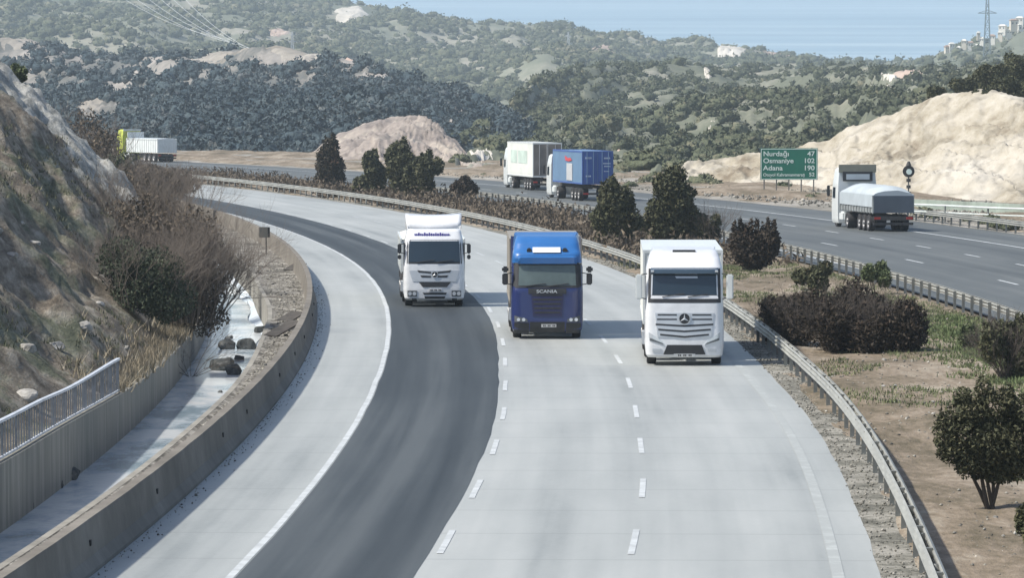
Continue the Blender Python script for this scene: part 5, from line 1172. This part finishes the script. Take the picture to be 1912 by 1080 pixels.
c.patch(t1, 'lower_intake', M_BLKP, [(-.42, .50), (.46, .50), (.50, .58), (-.46, .58)], .02, 10, 1); c.patch(t1, 'lower_intake', M_BLKP, [(-.36, .34), (.40, .34), (.44, .43), (-.40, .43)], .02, 10, 1)
plate(t1, c, .04, .68)
for s in (-1, 1):
    h = c.patch(t1, 'headlight', M_LAMPD, rect(s * .88 - .19, s * .88 + .19, .42, .66), .018, 6, 4)
    for j in (-1, 1): x = s * .88 + j * .09; mb = MB(); mb.tube([(x, c.fs(x, .54) - .03, .54), (x, c.fs(x, .54), .54)], .075, 14); mb.build('lamp_lens', M_LAMP, h)
    c.patch(t1, 'fog_lamp', M_LAMPD, rect(s * .80 - .10, s * .80 + .10, .28, .36), .018, 4, 2)
wiper(t1, c, -.72, 1.78, .0, 1.88); wiper(t1, c, .08, 1.78, .75, 1.88)
mb = MB(); rows = []
for x in np.linspace(-1.12, 1.12, 17): k = (abs(x) / 1.12) ** 2; rows.append([(x * .95, .95 + .2 * k, 3.12), (x * .97, 1.2, 3.30 + .04 * k), (x, 1.7, 3.56 + .05 * k), (x, 1.95, 3.62 + .06 * k)])
mb.grid(rows); mb.build('roof_deflector', M_WHT, t1, smooth=True, solid=.04)
for s in (-1, 1): mb = MB(); mb.add([(s * 1.04, .98, 3.08), (s * 1.10, 1.95, 3.06), (s * 1.12, 1.95, 3.62), (s * 1.09, 1.3, 3.34)], [(0, 1, 2, 3)]); mb.build('deflector_side', M_WHT, t1, solid=.03)
sidewin(t1, 1.195, .42, 1.35, 1.7, 2.5, M_GLASS)
mirrors(t1, 1.18, .20, .2, 2.12, 2.52, .15, M_BLKP)
for s in (-1, 1): mb = MB(); mb.box(s * 1.38 - .07, s * 1.38 + .07, .2, .34, 1.90, 2.08); mb.build('lower_mirror', M_BLKP, t1, bevel=.03)
wheel(t1, -1.15, 1.35); wheel(t1, 1.15, 1.35)
for s in (-1, 1): wheel(t1, s * 1.22, 4.7, dual=True)
chassis(t1, .7, 11.5); tank(t1, -1.0, 2.6, 3.9, M_SILV); tank(t1, 1.0, 2.6, 3.9, M_SILV)
def tipper(root, y0, y1, z0, z1, mat, hw=1.25, tarp=None, tz=.25, ribs=9, rearm=None):
    mb = MB(); mb.box(-hw, hw, y0, y1, z0, z1); tr = mb.build('trailer_body', mat, root)
    rb = MB()
    for i in range(ribs + 1):
        y = y0 + (y1 - y0 - .1) * i / ribs
        for s in (-1, 1): rb.box(min(s * hw, s * (hw + .05)), max(s * hw, s * (hw + .05)), y, y + .1, z0 - .05, z1 - .03)
    for s in (-1, 1): rb.box(min(s * hw, s * (hw + .06)), max(s * hw, s * (hw + .06)), y0 - .02, y1 + .02, z1 - .028, z1 + .08)
    rb.build('trailer_ribs', mat, tr)
    if tarp:
        g = MB(); rows = []
        for i in range(25):
            y = y0 + (y1 - y0) * i / 24; e = min(1, i / 3, (24 - i) / 3)
            rows.append([(hw * 1.02 * math.cos(a), y, z1 + .02 + (tz * (.55 + .45 * e) + .06 * noise.noise(Vector((y * .8, a * 2, 0)))) * math.sin(a)) for a in np.linspace(0, math.pi, 15)])
        g.grid(rows); g.add(rows[0], [tuple(range(15))]); g.add(rows[-1], [tuple(range(15))]); g.build('tarpaulin', tarp, tr, smooth=True)
    if rearm: d = MB(); d.box(-hw + .03, hw - .03, y1 + .002, y1 + .05, z0, z1 + .05); d.build('rear_flap', rearm, tr)
    b = MB(); b.box(-hw, hw, y1 - .1, y1, .40, .56); b.box(-hw, hw, y1 - .06, y1 + .03, .70, .95); b.build('rear_bumper', M_CHAS, tr)
    for s in (-1, 1): l = MB(); l.box(s * hw * .8 - .2, s * hw * .8 + .2, y1 + .031, y1 + .05, .76, .9); l.build('tail_light', M_REDL, tr)
    return tr
tr = tipper(t1, 3.0, 13.0, 1.3, 2.55, M_WHT2, tarp=M_WTARP, tz=.2)
for y in (9.0, 10.3, 11.6):
    for s in (-1, 1): wheel(tr, s * 1.24, y, wdt=.38)
place(t1, onroad(811, 574), (-.036, 1))

# --- vehicles driving away on the far carriageway ----------------------------
def simple_cab(root, mat, h=3.6, roofm=None, glass=M_GLASS):
    c = Cab([(.25, .08, 1.18), (.4, .02, 1.22), (1.1, .03, 1.24), (1.8, .08, 1.24), (min(2.75, h - .3), .28, 1.22), (h - .15, .6, 1.15), (h, 1.0, 1.08)], 2.2, .22, .06)
    c.body(root, mat); c.patch(root, 'windscreen', glass, [(-1.04, 1.8), (1.04, 1.8), (1.0, 2.6), (-1.0, 2.6)], .014, 12, 4)
    c.patch(root, 'grille', M_BLKP, [(-.6, .6), (.6, .6), (.7, 1.5), (-.7, 1.5)], .014, 10, 3)
    for s in (-1, 1): c.patch(root, 'headlight', M_LAMP, rect(s * .92 - .16, s * .92 + .16, .6, .78), .016, 4, 2)
    sidewin(root, 1.23, .42, 1.4, 1.8, 2.5, glass); mirrors(root, 1.22, .22, .15, 1.9, 2.6, .18, M_BLKP)
    wheel(root, -1.18, 1.35); wheel(root, 1.18, 1.35)
    for s in (-1, 1): wheel(root, s * 1.22, 4.8, dual=True)
    for s in (-1, 1): tank(root, s * .98, 2.7, 4.0, M_WHT2)
    return c
def away(root, px, py, L, hd):
    """vehicle driving away: rear centre above pixel (px, py), hd = heading to the left of +Y"""
    p = onroad(px, py); d = Vector((-math.sin(hd), math.cos(hd), 0)); q = p + d * L; q.z = -SL * q.y
    place(root, q, (-d.x, -d.y))
wt_ = empty('box_truck'); tag(wt_, 'white box semi truck driving away, farthest of the two trucks in front of the hill', 'truck')
simple_cab(wt_, M_WHT2); tr = boxtrailer(wt_, 2.5, 15.2, 1.15, 4.12, M_WTARP, M_WHT2, rearm=M_RBRN)
gp = plain('faded green print', (.46, .56, .50), .75, var=.2, sc=.8)
for y0, y1 in ((4.4, 7.4), (8.0, 12.4)): mb = MB(); mb.box(1.284, 1.290, y0, y1, 2.3, 3.4); mb.build('side_print', gp, tr)
chassis(wt_, .7, 14.8)
for y in (11.0, 12.3, 13.6):
    for s in (-1, 1): wheel(tr, s * 1.24, y, wdt=.38)
away(wt_, 1022, 356, 15.2, .175)
ct = empty('container_truck'); tag(ct, 'truck carrying a blue shipping container, driving away beside the white box truck', 'truck')
simple_cab(ct, M_WHT2, 3.5); chassis(ct, .7, 14.6, .95)
mb = MB(); hw = 1.22; y0, y1, z0, z1 = 2.9, 14.8, 1.32, 3.92
def corr(mb, x, y0, y1, n):
    rows = []
    for i in range(n * 4 + 1):
        y = y0 + (y1 - y0) * i / (n * 4); k = (0, .035, .035, 0)[i % 4] if x > 0 else -(0, .035, .035, 0)[i % 4]; rows.append([(x + k, y, z0 + .12), (x + k, y, z1 - .12)])
    mb.grid(rows)
corr(mb, -hw + .02, y0, y1, 30); corr(mb, hw - .02, y0, y1, 30); mb.box(-hw + .02, hw - .02, y0 + .01, y1 - .03, z0 + .01, z1 - .03)
co_ = mb.build('container', M_CBL2, ct)
mb = MB(); 
for z in (z0, z1 - .12): 
    for x in (-hw - .02, hw - .08): mb.box(x, x + .1, y0, y1, z, z + .12)
    for y in (y0, y1 - .1): mb.box(-hw + .08, hw - .08, y, y + .1, z, z + .12)
for x in (-hw - .02, hw - .08):
    for y in (y0, y1 - .1): mb.box(x, x + .1, y, y + .1, z0 + .12, z1 - .12)
mb.build('container_frame', M_CBL, co_)
mb = MB()
for s in (-1, 1): mb.box(min(s * .02, s * 1.12), max(s * .02, s * 1.12), y1 - .03, y1 - .005, z0 + .13, z1 - .13)
dr_ = mb.build('container_doors', M_CBL, co_)
mb = MB()
for x in (-.85, -.35, .35, .85): mb.tube([(x, y1 + .03, z0 + .05), (x, y1 + .03, z1 - .05)], .025, 6)
mb.build('lock_rods', M_CBL2, dr_)
r = random.Random(3); mb = MB()
for (xa, xb, za, zb) in ((-.98, -.5, 3.3, 3.42), (-1.0, -.45, 2.9, 3.0), (-1.0, -.5, 2.68, 2.78), (.5, .95, 3.3, 3.45), (.55, .9, 1.9, 2.02), (-.9, -.5, 2.3, 2.38)):
    x = xa
    while x < xb: mb.box(x, x + .05, y1 + .0, y1 + .012, za, zb); x += .085
mb.build('door_lettering', M_LETT, dr_)
mb = MB(); mb.box(hw + .045, hw + .052, 8.7, 11.0, 1.55, 2.9); mb.build('white_panel', M_WHT, co_)
mb = MB(); mb.add([(hw + .05, 8.2, 3.12), (hw + .05, 9.6, 3.04), (hw + .05, 10.9, 3.16), (hw + .05, 10.2, 3.36), (hw + .05, 9.3, 3.30), (hw + .05, 8.0, 3.5)], [(0, 1, 2, 3, 4, 5)]); mb.build('red_emblem', M_RED, co_)
for y in (10.6, 11.9, 13.2):
    for s in (-1, 1): wheel(ct, s * 1.22, y, wdt=.38)
mb = MB(); mb.box(-1.15, 1.15, 14.5, 14.6, .5, .66); mb.build('rear_bumper', M_CHAS, ct)
for s in (-1, 1): mb = MB(); mb.box(s * .9 - .2, s * .9 + .2, 14.601, 14.63, .52, .64); mb.build('tail_light', M_REDL, ct)
away(ct, 1116, 376, 14.8, .185)
tp = empty('tipper_truck'); tag(tp, 'tipper semi truck under a grey blue tarpaulin, driving away toward the road sign', 'truck')
simple_cab(tp, M_WHT2, 3.75); chassis(tp, .7, 12.5)
mb = MB(); mb.box(-1.2, 1.2, 2.2, 2.32, 3.45, 3.95); mb.build('cab_headboard', plain('dull khaki board', (.20, .20, .16), .7), tp)
mb = MB(); mb.box(-.95, .95, 2.33, 2.4, 2.9, 3.5); b_ = mb.build('rear_cab_frame', M_BLKP, tp); mb = MB(); mb.box(-.75, .75, 2.401, 2.42, 3.0, 3.35); mb.build('rear_cab_panel', M_GTARP, b_)
tr = tipper(tp, 3.0, 12.6, 1.15, 2.15, M_STEELB, tarp=M_GTARP, tz=.62, ribs=12, rearm=M_DTARP)
mb = MB(); mb.box(-1.28, -1.265, 3.0, 12.5, 1.5, 2.3); mb.box(1.302, 1.312, 3.0, 12.5, 1.5, 2.25); mb.build('tarpaulin_side', M_GTARP, tr)
for y in (8.4, 9.7, 11.0):
    for s in (-1, 1): wheel(tr, s * 1.24, y, wdt=.38)
away(tp, 1668, 433, 12.6, .14)
yt = empty('yellow_truck'); tag(yt, 'yellow green truck cab pulling a low white tipper trailer at far left', 'truck')
simple_cab(yt, M_YEL, 3.9); chassis(yt, .7, 11.5)
tr = tipper(yt, 3.4, 12.2, 1.15, 2.75, M_WHT2, tarp=M_GTARP, tz=.12, ribs=14, rearm=M_WHT2)
mb = MB(); mb.box(-1.2, 1.2, 2.3, 2.36, 3.7, 3.95); mb.box(-1.1, 1.1, 3.3, 3.38, 2.7, 3.6); mb.build('headboard', M_WHT2, yt)
for y in (8.4, 9.7, 11.0):
    for s in (-1, 1): wheel(tr, s * 1.24, y, wdt=.38)
away(yt, 312, 303, 12.2, .52)

# ------------------------------------------------------------------ the air between here and the sea
hb = MB(); hb.box(-9500, 9500, -400, 24500, -178, 95); m = bpy.data.materials.new('haze air'); m.use_nodes = True; nt = m.node_tree
nt.nodes.remove(nt.nodes['Principled BSDF']); pv = nt.nodes.new('ShaderNodeVolumePrincipled'); pv.inputs['Color'].default_value = (.70, .83, .93, 1)
pv.inputs['Density'].default_value = 1.45e-4; pv.inputs['Anisotropy'].default_value = .2
nt.links.new(pv.outputs[0], nt.nodes['Material Output'].inputs['Volume'])
o = hb.build('haze', m); tag(o, kind='stuff')
